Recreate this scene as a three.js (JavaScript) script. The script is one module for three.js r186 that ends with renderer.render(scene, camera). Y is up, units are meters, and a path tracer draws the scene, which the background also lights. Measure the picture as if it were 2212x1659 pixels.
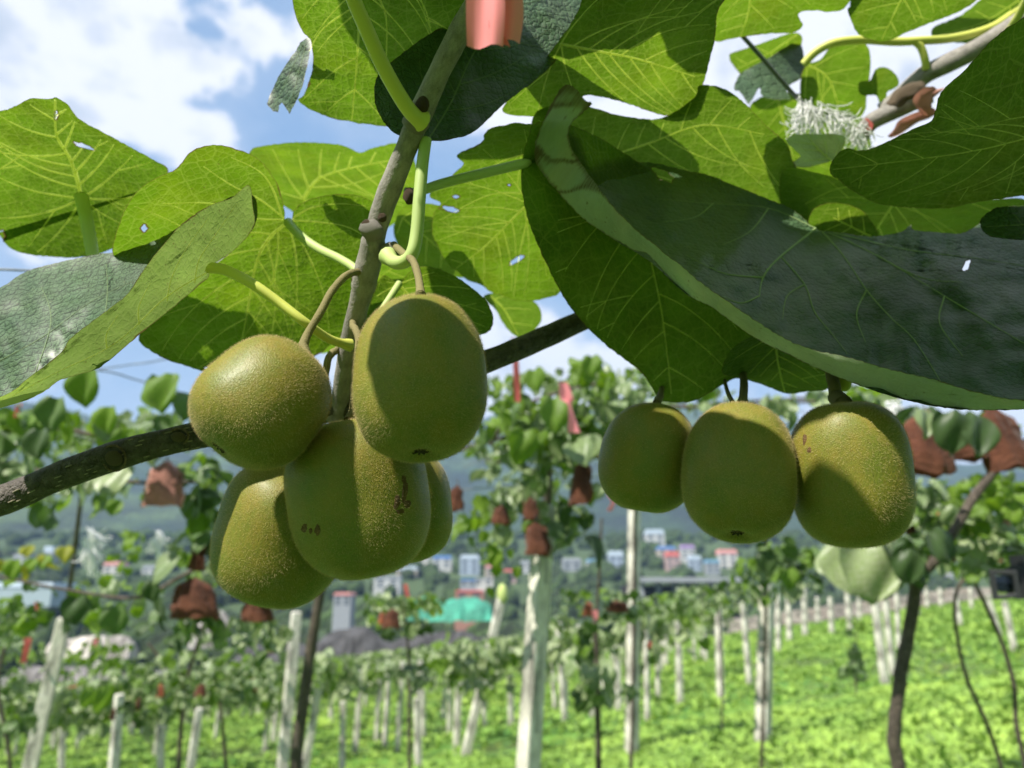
import * as THREE from 'three';
import { mergeGeometries } from 'three/addons/utils/BufferGeometryUtils.js';

// ------------------------------------------------------------------ camera, sky, sun, exposure
const scene = new THREE.Scene();
const EYE = 1.0, PITCH = 15 * Math.PI / 180, FOV = 53;
const camera = new THREE.PerspectiveCamera(FOV, 4 / 3, 0.02, 9000);
camera.position.set(0, EYE, 0);
camera.rotation.x = PITCH;
camera.focus = 0.305;
camera.userData.fStop = 11;
camera.updateMatrixWorld(true);
const renderer = new THREE.WebGLRenderer();
renderer.toneMapping = THREE.LinearToneMapping;
renderer.toneMappingExposure = 1.9;
renderer.shadowMap.enabled = true;
const SUN = new THREE.Vector3(-0.42, 0.77, 0.47).normalize();
const sun = new THREE.DirectionalLight(new THREE.Color(1.0, 0.95, 0.86), 5.0);
sun.position.copy(SUN).multiplyScalar(30);
sun.castShadow = true; sun.shadow.mapSize.set(4096, 4096);
Object.assign(sun.shadow.camera, { left: -20, right: 20, top: 20, bottom: -20, near: 1, far: 80 });
scene.add(sun); scene.add(sun.target);
// unseen leaves added above the frame to cast shade: the point they shade (x, y, depth), how far up the sunbeam, half width, turn, seed
const SHADE_LEAVES = [[[1010, 150, 0.38], 0.2, 0.07, 0.4, 1], [[1640, 560, 0.39], 0.26, 0.085, 2.2, 2], [[1960, 640, 0.36], 0.26, 0.10, 1.0, 3], [[965, 775, 0.268], 0.28, 0.043, 0.2, 4], [[1425, 965, 0.330], 0.36, 0.052, 3.3, 5], [[1590, 1000, 0.30], 0.38, 0.048, 0.6, 9], [[1790, 1165, 0.305], 0.36, 0.025, 1.3, 6], [[1850, 490, 0.42], 0.30, 0.085, 0.9, 7], [[2150, 560, 0.40], 0.28, 0.09, 0.3, 8]];
const FOG = 0.00030;
scene.fog = new THREE.FogExp2(new THREE.Color(0.42, 0.66, 1.0), FOG);

// ------------------------------------------------------------------ random, noise
function rng(seed) { let s = seed >>> 0; return () => { s = (s + 0x6d2b79f5) | 0; let t = Math.imul(s ^ (s >>> 15), 1 | s); t = (t + Math.imul(t ^ (t >>> 7), 61 | t)) ^ t; return ((t ^ (t >>> 14)) >>> 0) / 4294967296; }; }
const HT = new Float32Array(4096); { const r = rng(7); for (let i = 0; i < 4096; i++) HT[i] = r(); }
const hash = (x, y, z) => HT[(Math.imul(x, 374761393) ^ Math.imul(y, 668265263) ^ Math.imul(z, 1442695041)) >>> 7 & 4095];
function vnoise(x, y, z = 0) {
  const ix = Math.floor(x), iy = Math.floor(y), iz = Math.floor(z); let fx = x - ix, fy = y - iy, fz = z - iz;
  fx = fx * fx * (3 - 2 * fx); fy = fy * fy * (3 - 2 * fy); fz = fz * fz * (3 - 2 * fz);
  const L = (a, b, t) => a + (b - a) * t, c = (a, b, d) => hash(ix + a, iy + b, iz + d);
  return L(L(L(c(0, 0, 0), c(1, 0, 0), fx), L(c(0, 1, 0), c(1, 1, 0), fx), fy), L(L(c(0, 0, 1), c(1, 0, 1), fx), L(c(0, 1, 1), c(1, 1, 1), fx), fy), fz);
}
function fbm(x, y, z = 0, n = 4) { let s = 0, a = 0.5, t = 0; for (let i = 0; i < n; i++) { s += a * vnoise(x, y, z); t += a; a *= 0.5; x = x * 2.03 + 17.1; y = y * 2.03 + 5.3; z = z * 2.03 + 9.7; } return s / t; }
const smooth = (a, b, x) => { x = Math.min(1, Math.max(0, (x - a) / (b - a))); return x * x * (3 - 2 * x); };
const lerp = (a, b, t) => a + (b - a) * t;
const V = (x, y, z) => new THREE.Vector3(x, y, z);

// a direction seen at (x, y) of a 2212 x 1659 view, and the point on it at a depth along the view axis
const FL = 1659 / 2 / Math.tan(FOV * Math.PI / 360);
function at(x, y, d) { return V((x - 1106) / FL * d, (829.5 - y) / FL * d, -d).applyMatrix4(camera.matrixWorld); }

// ------------------------------------------------------------------ sky with fair-weather clouds
{
  const W = 2560, H = 1280, data = new Float32Array(W * H * 4);
  const blobs = [[130, 210, 250, 130, 0.24], [250, 120, 110, 90, 0.22], [60, 60, 180, 110, 0.16], [400, 300, 110, 60, 0.24], [470, 120, 110, 50, 0.10], [740, 260, 170, 60, 0.18], [1030, 300, 200, 100, 0.24], [560, 20, 170, 45, -0.26], [430, 30, 90, 60, -0.2], [600, 200, 110, 80, -0.16], [400, 190, 50, 60, -0.12], [1600, 250, 300, 200, 0.14], [2100, 150, 200, 100, 0.14], [340, 800, 300, 60, -0.04], [1350, 800, 240, 60, 0.12], [600, 860, 300, 50, 0.08]]
    .map(([x, y, rx, ry, a]) => { const p = at(x, y, 1).sub(camera.position).normalize(); return [Math.atan2(p.z, p.x), Math.asin(p.y), rx / FL, ry / FL, a]; });
  { const r = rng(5); for (let i = 0; i < 60; i++) blobs.push([(0.25 + r() * 0.99) * Math.PI * 2 - Math.PI * 1.5 + 1.2, 0.12 + r() * 1.1, 0.1 + r() * 0.16, 0.05 + r() * 0.08, 0.22 - r() * 0.24]); }
  const billow = (x, y, z, n) => { let s = 0, a = 0.5, t = 0; for (let i = 0; i < n; i++) { const v = Math.abs(2 * vnoise(x, y, z) - 1); s += a * (1 - v); t += a; a *= 0.55; x = x * 2.1 + 7.7; y = y * 2.1 + 3.3; z = z * 2.1 + 1.9; } return s / t; };
  for (let j = 0; j < H; j++) {
    const el = ((j + 0.5) / H - 0.5) * Math.PI, sy = Math.sin(el), cy = Math.cos(el), row = blobs.filter((q) => Math.abs(el - q[1]) < 2.4 * q[3]);
    for (let i = 0; i < W; i++) {
      const az = ((i + 0.5) / W - 0.5) * 2 * Math.PI, o = (j * W + i) * 4;
      let r, g, b;
      if (sy < -0.02) { r = 0.14; g = 0.18; b = 0.16; }
      else {
        const x = Math.cos(az) * cy, z = Math.sin(az) * cy, h = Math.pow(1 - Math.max(0, sy), 2.0);
        r = lerp(0.135, 0.43, h); g = lerp(0.265, 0.55, h); b = lerp(0.485, 0.70, h);
        const q = 4.6; let den = fbm(x * q, sy * q * 1.7, z * q, 3) - 0.54;
        for (const [ba, be, rx, ry, a] of row) { let da = Math.abs(az - ba); if (da > Math.PI) da = 2 * Math.PI - da; const t = (da * cy / rx) ** 2 + ((el - be) / ry) ** 2; if (t < 5) den += 0.72 * a * Math.exp(-t); }
        const puff = billow(x * 11 + 3, sy * 15, z * 11, 5), soft = fbm(x * 17, sy * 24 + 8, z * 17, 4);
        den += 0.34 * (puff - 0.60) + 0.26 * (soft - 0.5);
        const fine = fbm(x * 40, sy * 55 + 2, z * 40, 3), c = smooth(-0.03, 0.10, den + 0.08 * (fine - 0.5)), veil = smooth(-0.22, 0.03, den) * 0.15, thick = smooth(0.06, 0.42, 0.45 * Math.min(den, 0.4) + (0.66 - puff) * 0.75 + (soft - 0.5) * 0.5 + (fine - 0.5) * 0.2 + 0.06), k = Math.max(c, veil);
        r = lerp(r, lerp(0.75, 0.46, thick), k); g = lerp(g, lerp(0.765, 0.52, thick), k); b = lerp(b, lerp(0.81, 0.615, thick), k);
      }
      data[o] = 0.76 * r; data[o + 1] = 0.76 * g; data[o + 2] = 0.77 * b; data[o + 3] = 1;
    }
  }
  const t = new THREE.DataTexture(data, W, H, THREE.RGBAFormat, THREE.FloatType);
  t.mapping = THREE.EquirectangularReflectionMapping; t.magFilter = THREE.LinearFilter; t.needsUpdate = true;
  scene.background = t; scene.environment = t;
}

// ------------------------------------------------------------------ textures
function canvasMap(n, fn, srgb = true, rep = null) {   // fn(x, y) -> [r, g, b] in 0..1 (sRGB when srgb)
  const data = new Uint8Array(n * n * 4);
  for (let y = 0; y < n; y++) for (let x = 0; x < n; x++) { const c = fn(x / n, y / n), o = (y * n + x) * 4; for (let k = 0; k < 3; k++) data[o + k] = Math.max(0, Math.min(255, Math.round(255 * (c[k] ?? c[0])))); data[o + 3] = 255; }
  const t = new THREE.DataTexture(data, n, n); t.wrapS = t.wrapT = THREE.RepeatWrapping; t.magFilter = THREE.LinearFilter; t.minFilter = THREE.LinearMipmapLinearFilter;
  if (srgb) t.colorSpace = THREE.SRGBColorSpace;
  if (rep) t.repeat.set(rep, rep);
  t.needsUpdate = true; return t;
}
function cells(K, seed, sx = 1) {                      // tileable distance to the nearest cell border, in cells
  const r = rng(seed), px = [], py = []; for (let i = 0; i < K * K; i++) { px.push(0.15 + r() * 0.7); py.push(0.15 + r() * 0.7); }
  return (u, v) => {
    const x = u * K, y = v * K, ix = Math.floor(x), iy = Math.floor(y); let f1 = 9, f2 = 9, id = 0;
    for (let b = -1; b <= 1; b++) for (let a = -1; a <= 1; a++) {
      const cx = ((ix + a) % K + K) % K, cy = ((iy + b) % K + K) % K, k = cy * K + cx, dx = ix + a + px[k] - x, dy = (iy + b + py[k] - y) * sx, d = Math.sqrt(dx * dx + dy * dy);
      if (d < f1) { f2 = f1; f1 = d; id = k; } else if (d < f2) f2 = d;
    }
    return [f2 - f1, id];
  };
}
const tn = (u, v, k, s) => { // tileable value noise
  const x = u * k, y = v * k, ix = Math.floor(x), iy = Math.floor(y), m = (a) => ((a % k) + k) % k; let fx = x - ix, fy = y - iy; fx = fx * fx * (3 - 2 * fx); fy = fy * fy * (3 - 2 * fy);
  return lerp(lerp(hash(m(ix), m(iy), s), hash(m(ix + 1), m(iy), s), fx), lerp(hash(m(ix), m(iy + 1), s), hash(m(ix + 1), m(iy + 1), s), fx), fy);
};
const T = {};
const NZ = new Float32Array(512 * 512); for (let y = 0; y < 512; y++) for (let x = 0; x < 512; x++) { const u = x / 512, v = y / 512; NZ[y * 512 + x] = 0.57 * tn(u, v, 8, 201) + 0.29 * tn(u, v, 16, 202) + 0.14 * tn(u, v, 32, 203); }
const nz = (x, y) => NZ[(Math.floor(y * 64) & 511) * 512 + (Math.floor(x * 64) & 511)];   // quick smooth noise, about one bump per unit, repeats after 8
{
  const big = cells(8, 11, 0.75), mid = cells(21, 12, 0.85), fine = cells(56, 13);
  const N = 1024, net = new Float32Array(N * N * 3);
  for (let y = 0; y < N; y++) for (let x = 0; x < N; x++) {
    let u = x / N, v = y / N; const w = (tn(u, v, 10, 3) - 0.5) * 0.022, w2 = (tn(u, v, 10, 4) - 0.5) * 0.022; u += w; v += w2;
    const o = (y * N + x) * 3; net[o] = big(u, v)[0]; net[o + 1] = mid(u, v)[0]; net[o + 2] = fine(u, v)[0];
  }
  const get = (u, v) => { const o = (Math.min(N - 1, Math.round(v * N)) * N + Math.min(N - 1, Math.round(u * N))) * 3; return [net[o], net[o + 1], net[o + 2]]; };
  T.leaf = canvasMap(N, (u, v) => {                    // relative colour: green blade, paler veinlets
    const [a, b, c] = get(u, v), line = Math.max(0.85 * (1 - smooth(0.02, 0.10, a)), 0.6 * (1 - smooth(0.03, 0.17, b)), 0.25 * (1 - smooth(0.05, 0.3, c)));
    const n = 0.84 + 0.16 * tn(u, v, 6, 21) + 0.06 * (tn(u, v, 40, 22) - 0.5);
    return [lerp(0.78 * n, 1.0, line), lerp(0.86 * n, 1.0, line * 0.8), lerp(0.55 * n, 1.0, line)];
  });
  T.leafBump = canvasMap(N, (u, v) => { const [a, b, c] = get(u, v); const h = 0.45 * smooth(0, 0.45, a) + 0.4 * smooth(0, 0.4, b) + 0.15 * smooth(0, 0.4, c); return [h, h, h]; }, false);
  T.net = get;
}
T.skin = canvasMap(512, (u, v) => {                      // fruit skin: green under brown down, warmer and browner in patches
  const p = 0.5 * tn(u, v, 5, 41) + 0.3 * tn(u, v, 13, 42) + 0.2 * tn(u, v, 40, 43), g = tn(u, v, 128, 44) * 0.6 + tn(u, v, 256, 45) * 0.4, s = Math.max(0, tn(u, v, 90, 46) - 0.86) * 2;
  const b = Math.min(1, Math.max(0, 0.5 + 1.5 * (p - 0.5) + 0.5 * (g - 0.5)));
  return [lerp(0.76, 0.94, b) - s * 0.4, lerp(0.83, 0.87, b) - s * 0.6, lerp(0.55, 0.62, b) - s * 0.3];
});
T.skinBump = canvasMap(512, (u, v) => [0.4 * tn(u, v, 128, 47) + 0.5 * tn(u, v, 250, 48) + 0.1 * tn(u, v, 30, 49)], false);
T.bark = canvasMap(512, (u, v) => {
  const s = tn(u, v, 24, 51), f = tn(u * 1, v, 64, 52), l = smooth(0.80, 0.9, tn(u, v * 0.34, 96, 53)) * smooth(0.45, 0.6, tn(u, v, 10, 54)), b = tn(u, v, 5, 55);
  const k = 0.55 + 0.3 * s + 0.2 * f + 0.2 * (b - 0.5);
  return [lerp(k, 1.6, l), lerp(k * 0.96, 1.45, l), lerp(k * 0.93, 1.25, l)];
});
T.barkSoft = canvasMap(512, (u, v) => { const k = 0.72 + 0.16 * tn(u, v, 10, 57) + 0.14 * tn(u, v * 0.5, 40, 58) + 0.10 * (tn(u, v, 128, 59) - 0.5) - 0.35 * Math.max(0, tn(u, v, 60, 60) - 0.88) * 5; return [k, k * 0.985, k * 0.96]; });
T.barkBump = canvasMap(512, (u, v) => [0.4 * tn(u, v, 24, 51) + 0.3 * tn(u, v, 64, 52) + 0.3 * tn(u, v, 120, 56)], false);
T.concrete = canvasMap(512, (u, v) => { const k = 0.60 + 0.32 * tn(u, v, 6, 61) + 0.16 * tn(u, v, 30, 62) - 0.22 * smooth(0.62, 0.8, tn(u * 1, v * 0.3, 12, 65)) + 0.1 * tn(u, v, 130, 63) - 0.5 * Math.max(0, tn(u, v, 50, 64) - 0.85); return [k, k * 0.99, k * 0.95]; });
T.paper = canvasMap(256, (u, v) => { const k = 0.6 + 0.3 * tn(u, v, 5, 71) + 0.15 * tn(u, v, 24, 72); return [k, k * 0.97, k * 0.95]; });
T.paperBump = canvasMap(256, (u, v) => [Math.abs(tn(u, v, 5, 73) - 0.5) + 0.6 * Math.abs(tn(u, v, 12, 74) - 0.5) + 0.2 * tn(u, v, 40, 75)], false);
T.ground = canvasMap(512, (u, v) => { const k = 0.5 + 0.35 * tn(u, v, 9, 81) + 0.3 * tn(u, v, 33, 82) + 0.3 * (tn(u, v, 120, 83) - 0.5), y = tn(u, v, 14, 84); return [k * lerp(0.75, 1.05, y), k, k * lerp(0.9, 0.6, y)]; });
T.forest = canvasMap(512, (u, v) => { const k = 0.35 + 0.5 * tn(u, v, 60, 91) * tn(u, v, 22, 92) + 0.5 * tn(u, v, 7, 93); return [k * 0.95, k, k * 0.8]; });

// ------------------------------------------------------------------ materials
const rep = (t, r) => { const c = t.clone(); c.repeat.set(r, r); c.needsUpdate = true; return c; };
const DS = THREE.DoubleSide;
const L3 = (r, g, b) => new THREE.Color().setRGB(r, g, b);
const leafMap = rep(T.leaf, 1 / 0.075), leafBump = rep(T.leafBump, 1 / 0.075);
const M = {};
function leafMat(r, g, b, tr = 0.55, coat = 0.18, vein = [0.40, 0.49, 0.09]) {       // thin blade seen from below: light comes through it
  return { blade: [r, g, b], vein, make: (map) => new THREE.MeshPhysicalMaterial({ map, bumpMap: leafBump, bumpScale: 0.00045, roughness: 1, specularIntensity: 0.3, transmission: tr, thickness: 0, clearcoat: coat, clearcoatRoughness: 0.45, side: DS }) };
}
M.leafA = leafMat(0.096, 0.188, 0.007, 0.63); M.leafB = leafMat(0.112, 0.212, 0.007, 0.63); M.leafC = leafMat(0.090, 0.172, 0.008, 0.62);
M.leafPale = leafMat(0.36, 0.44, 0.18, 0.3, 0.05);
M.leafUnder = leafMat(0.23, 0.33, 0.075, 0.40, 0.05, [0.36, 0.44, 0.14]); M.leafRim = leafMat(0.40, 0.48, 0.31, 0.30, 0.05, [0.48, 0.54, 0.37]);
function topMat(r, g, b, coat, vein, bump = 0.0008) { return { blade: [r, g, b], vein, ladder: 0.6, make: (map) => new THREE.MeshPhysicalMaterial({ map, bumpMap: leafBump, bumpScale: bump, roughness: 0.6, specularIntensity: 0.5, clearcoat: coat, clearcoatRoughness: 0.40, side: DS }) }; }
M.leafTop = topMat(0.054, 0.116, 0.046, 0.54, [0.12, 0.18, 0.08], 0.0032);
M.vein = new THREE.MeshPhysicalMaterial({ color: L3(0.80, 0.84, 0.42), roughness: 1, transmission: 0.88, thickness: 0, specularIntensity: 0.3, side: DS });
M.veinTop = new THREE.MeshStandardMaterial({ color: L3(0.14, 0.20, 0.09), roughness: 0.6 });
M.veinTopPale = new THREE.MeshStandardMaterial({ color: L3(0.24, 0.32, 0.13), roughness: 0.6 });
M.petiole = new THREE.MeshPhysicalMaterial({ color: L3(0.56, 0.58, 0.11), roughness: 0.55, clearcoat: 0.2, clearcoatRoughness: 0.5, sheen: 0.3, sheenColor: L3(0.8, 0.8, 0.5), sheenRoughness: 0.6 });
M.petioleGreen = new THREE.MeshPhysicalMaterial({ color: L3(0.42, 0.52, 0.18), roughness: 0.55, clearcoat: 0.2, clearcoatRoughness: 0.5 });
M.stalk = new THREE.MeshStandardMaterial({ color: L3(0.20, 0.17, 0.07), roughness: 0.85, bumpMap: rep(T.barkBump, 60), bumpScale: 0.0003 });
M.shoot = new THREE.MeshStandardMaterial({ color: L3(0.33, 0.31, 0.295), roughness: 0.75, map: rep(T.barkSoft, 22), bumpMap: rep(T.barkBump, 22), bumpScale: 0.0003 });
M.cane = new THREE.MeshStandardMaterial({ color: L3(0.13, 0.118, 0.112), roughness: 0.72, map: rep(T.bark, 16), bumpMap: rep(T.barkBump, 16), bumpScale: 0.0016 });
M.scar = new THREE.MeshStandardMaterial({ color: L3(0.32, 0.25, 0.17), roughness: 0.9, map: rep(T.bark, 50), bumpMap: rep(T.barkBump, 60), bumpScale: 0.001 });
M.bud = new THREE.MeshStandardMaterial({ color: L3(0.11, 0.065, 0.035), roughness: 0.9, bumpMap: rep(T.barkBump, 60), bumpScale: 0.001 });
M.trunk = new THREE.MeshStandardMaterial({ color: L3(0.14, 0.12, 0.10), roughness: 0.9, map: rep(T.bark, 6), bumpMap: rep(T.barkBump, 6), bumpScale: 0.004 });
M.skin = new THREE.MeshPhysicalMaterial({ color: L3(0.272, 0.262, 0.082), roughness: 0.5, map: rep(T.skin, 1 / 0.05), bumpMap: rep(T.skinBump, 1 / 0.05), bumpScale: 0.00018, specularIntensity: 0.7, sheen: 0.5, sheenColor: L3(0.75, 0.62, 0.35), sheenRoughness: 0.5, clearcoat: 0.12, clearcoatRoughness: 0.35 });
M.fuzz = new THREE.MeshPhysicalMaterial({ color: L3(0.60, 0.48, 0.24), roughness: 1, transmission: 0.35, thickness: 0, specularIntensity: 0.4, side: DS });
M.calyx = new THREE.MeshStandardMaterial({ color: L3(0.035, 0.022, 0.014), roughness: 0.95 });
M.blemish = new THREE.MeshStandardMaterial({ color: L3(0.16, 0.085, 0.03), roughness: 0.9, bumpMap: rep(T.barkBump, 60), bumpScale: 0.0005 });
M.pink = new THREE.MeshPhysicalMaterial({ color: L3(0.95, 0.30, 0.33), roughness: 1, transmission: 0.2, thickness: 0, clearcoat: 0.25, clearcoatRoughness: 0.45, side: DS });
M.red = new THREE.MeshPhysicalMaterial({ color: L3(0.80, 0.15, 0.13), roughness: 1, transmission: 0.4, thickness: 0, clearcoat: 0.4, clearcoatRoughness: 0.3, side: DS });
M.twine = new THREE.MeshPhysicalMaterial({ color: L3(0.82, 0.80, 0.80), roughness: 0.5, clearcoat: 0.4, clearcoatRoughness: 0.3 });
M.wire = new THREE.MeshStandardMaterial({ color: L3(0.13, 0.14, 0.14), roughness: 0.5, metalness: 0.3 });
M.concrete = new THREE.MeshStandardMaterial({ color: L3(0.70, 0.68, 0.63), roughness: 0.9, map: rep(T.concrete, 2), bumpMap: rep(T.concrete, 4), bumpScale: 0.003 });
M.bag = new THREE.MeshPhysicalMaterial({ color: L3(0.23, 0.085, 0.046), roughness: 1, map: T.paper, bumpMap: T.paperBump, bumpScale: 0.005, transmission: 0.45, thickness: 0, specularIntensity: 0.5, side: DS });
M.bagPink = new THREE.MeshPhysicalMaterial({ color: L3(0.62, 0.28, 0.22), roughness: 1, map: T.paper, bumpMap: T.paperBump, bumpScale: 0.005, transmission: 0.35, thickness: 0, side: DS });
M.bagOrange = new THREE.MeshPhysicalMaterial({ color: L3(0.55, 0.15, 0.06), roughness: 1, map: T.paper, bumpMap: T.paperBump, bumpScale: 0.005, transmission: 0.35, thickness: 0, side: DS });
function farLeaf(r, g, b, tr, coat) { return new THREE.MeshPhysicalMaterial({ color: L3(r, g, b), map: leafMap, roughness: 1, specularIntensity: 0.5, transmission: tr, thickness: 0, clearcoat: coat, clearcoatRoughness: 0.42, side: DS }); }
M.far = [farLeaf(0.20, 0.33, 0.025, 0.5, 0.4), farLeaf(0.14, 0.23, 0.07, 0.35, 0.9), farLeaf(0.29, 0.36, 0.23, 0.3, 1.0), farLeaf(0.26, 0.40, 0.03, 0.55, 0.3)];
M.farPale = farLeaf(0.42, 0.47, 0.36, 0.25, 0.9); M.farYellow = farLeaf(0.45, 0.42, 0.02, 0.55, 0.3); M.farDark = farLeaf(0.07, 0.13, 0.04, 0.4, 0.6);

// ------------------------------------------------------------------ objects
const used = new Map();
function numbered(n) { const k = used.get(n) ?? 0; used.set(n, k + 1); return k ? n + '_' + String(k).padStart(3, '0') : n; }
const shadows = (o) => { o.castShadow = o.receiveShadow = true; return o; };
function thing(name, label, category, pos, group, kind) {
  const g = new THREE.Group(); g.name = numbered(name); g.position.copy(pos); g.userData = { label, category };
  if (group) g.userData.group = group;
  if (kind) g.userData.kind = kind;
  scene.add(g); g.updateMatrixWorld(true); return g;
}
function part(name, geo, mat, parent, label, kind) {     // geo in world coordinates, moved into the parent's own
  const top = parent.isGroup ? parent : parent.userData.root;
  if (!geo.userData.local) { geo.translate(-top.position.x, -top.position.y, -top.position.z); geo.userData.local = true; }
  const m = shadows(new THREE.Mesh(geo, mat)); m.name = numbered(name); m.userData.root = top;
  if (label) m.userData.label = label;
  if (kind) m.userData.kind = kind;
  parent.add(m); return m;
}
function structure(name, geo, mat, label, category, kind = 'structure') {
  const m = shadows(new THREE.Mesh(geo, mat)); m.name = numbered(name); m.userData = { label, category, kind }; scene.add(m); return m;
}

// ------------------------------------------------------------------ geometry helpers
function catmull(pts, n = 12, closed = false) {           // arrays of equal length (2-D, 3-D or more)
  const out = [], m = pts.length, g = (i) => closed ? pts[(i + m) % m] : pts[Math.max(0, Math.min(m - 1, i))];
  for (let i = 0; i < (closed ? m : m - 1); i++) for (let k = 0; k < n; k++) {
    const t = k / n, a = g(i - 1), b = g(i), c = g(i + 1), d = g(i + 2);
    out.push(b.map((_, j) => 0.5 * (2 * b[j] + (c[j] - a[j]) * t + (2 * a[j] - 5 * b[j] + 4 * c[j] - d[j]) * t * t + (3 * b[j] - a[j] - 3 * c[j] + d[j]) * t * t * t)));
  }
  if (!closed) out.push(pts[m - 1].slice());
  return out;
}
function tube(pts, radius, sides = 8, seed = 0, rough = 0, squash = 1) {   // pts: Vector3[]; radius: number or t -> number
  const n = pts.length, pos = [], uv = [], idx = [], rf = typeof radius === 'function' ? radius : () => radius;
  let nrm = null, len = 0; const tan = V(0, 0, 0), bin = V(0, 0, 0);
  for (let i = 0; i < n; i++) {
    tan.subVectors(pts[Math.min(n - 1, i + 1)], pts[Math.max(0, i - 1)]).normalize();
    if (!nrm) nrm = Math.abs(tan.y) < 0.9 ? V(0, 1, 0) : V(1, 0, 0);
    nrm.addScaledVector(tan, -nrm.dot(tan)).normalize(); bin.crossVectors(tan, nrm);
    if (i) len += pts[i].distanceTo(pts[i - 1]);
    for (let k = 0; k <= sides; k++) {
      const a = k / sides * Math.PI * 2; let r = rf(i / (n - 1));
      if (rough) r *= 1 + rough * (vnoise(Math.cos(a) * 1.5 + seed * 7.3, Math.sin(a) * 1.5, len / rf(0.5) * 0.6) - 0.5) * 2;
      const c = Math.cos(a) * r, s = Math.sin(a) * r * squash;
      pos.push(pts[i].x + nrm.x * c + bin.x * s, pts[i].y + nrm.y * c + bin.y * s, pts[i].z + nrm.z * c + bin.z * s);
      uv.push(k / sides * 2 * Math.PI * rf(0.5), len);
    }
  }
  for (let i = 0; i < n - 1; i++) for (let k = 0; k < sides; k++) { const a = i * (sides + 1) + k, b = a + sides + 1; idx.push(a, b, a + 1, b, b + 1, a + 1); }
  for (const [ring, flip] of [[0, 1], [n - 1, 0]]) {     // round caps
    const c = pos.length / 3, p = pts[ring]; pos.push(p.x, p.y, p.z); uv.push(0, 0); const o = ring * (sides + 1);
    for (let k = 0; k < sides; k++) flip ? idx.push(c, o + k, o + k + 1) : idx.push(c, o + k + 1, o + k);
  }
  const g = new THREE.BufferGeometry(); g.setAttribute('position', new THREE.Float32BufferAttribute(pos, 3)); g.setAttribute('uv', new THREE.Float32BufferAttribute(uv, 2)); g.setIndex(idx); g.computeVertexNormals();
  for (let i = 0; i < n; i++) { const a = i * (sides + 1), b = a + sides, N = g.attributes.normal; const v = V(N.getX(a) + N.getX(b), N.getY(a) + N.getY(b), N.getZ(a) + N.getZ(b)).normalize(); N.setXYZ(a, v.x, v.y, v.z); N.setXYZ(b, v.x, v.y, v.z); }
  return g;
}
const curve3 = (pts, n = 10) => catmull(pts, n).map(([x, y, d]) => at(x, y, d));   // rows of x, y, depth

// Leaf blades: an outline with a distance for a few of its points (a thin plate bent through them) gives the surface in space.
function plate(ctrl) {
  const n = ctrl.length, N = n + 3, A = [], B = []; const U = (r2) => r2 < 1e-12 ? 0 : 0.5 * r2 * Math.log(r2);
  const X = ctrl.map((c) => [c[0] / 500, c[1] / 500]);
  for (let i = 0; i < N; i++) { A.push(new Float64Array(N)); B.push(0); }
  for (let i = 0; i < n; i++) { for (let j = 0; j < n; j++) A[i][j] = U((X[i][0] - X[j][0]) ** 2 + (X[i][1] - X[j][1]) ** 2); A[i][i] += 0.002; [1, X[i][0], X[i][1]].forEach((v, k) => { A[i][n + k] = v; A[n + k][i] = v; }); B[i] = ctrl[i][2]; }
  for (let c = 0; c < N; c++) { let p = c; for (let r = c + 1; r < N; r++) if (Math.abs(A[r][c]) > Math.abs(A[p][c])) p = r; [A[c], A[p]] = [A[p], A[c]]; [B[c], B[p]] = [B[p], B[c]]; for (let r = c + 1; r < N; r++) { const f = A[r][c] / A[c][c]; if (!f) continue; for (let k = c; k < N; k++) A[r][k] -= f * A[c][k]; B[r] -= f * B[c]; } }
  const w = new Float64Array(N); for (let r = N - 1; r >= 0; r--) { let s = B[r]; for (let k = r + 1; k < N; k++) s -= A[r][k] * w[k]; w[r] = s / A[r][r]; }
  return (x, y) => { x /= 500; y /= 500; let s = w[n] + w[n + 1] * x + w[n + 2] * y; for (let i = 0; i < n; i++) s += w[i] * U((x - X[i][0]) ** 2 + (y - X[i][1]) ** 2); return s; };
}
const inside = (p, x, y) => { let c = false; for (let i = 0, j = p.length - 1; i < p.length; j = i++) if ((p[i][1] > y) !== (p[j][1] > y) && x < (p[j][0] - p[i][0]) * (y - p[i][1]) / (p[j][1] - p[i][1]) + p[i][0]) c = !c; return c; };
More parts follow.
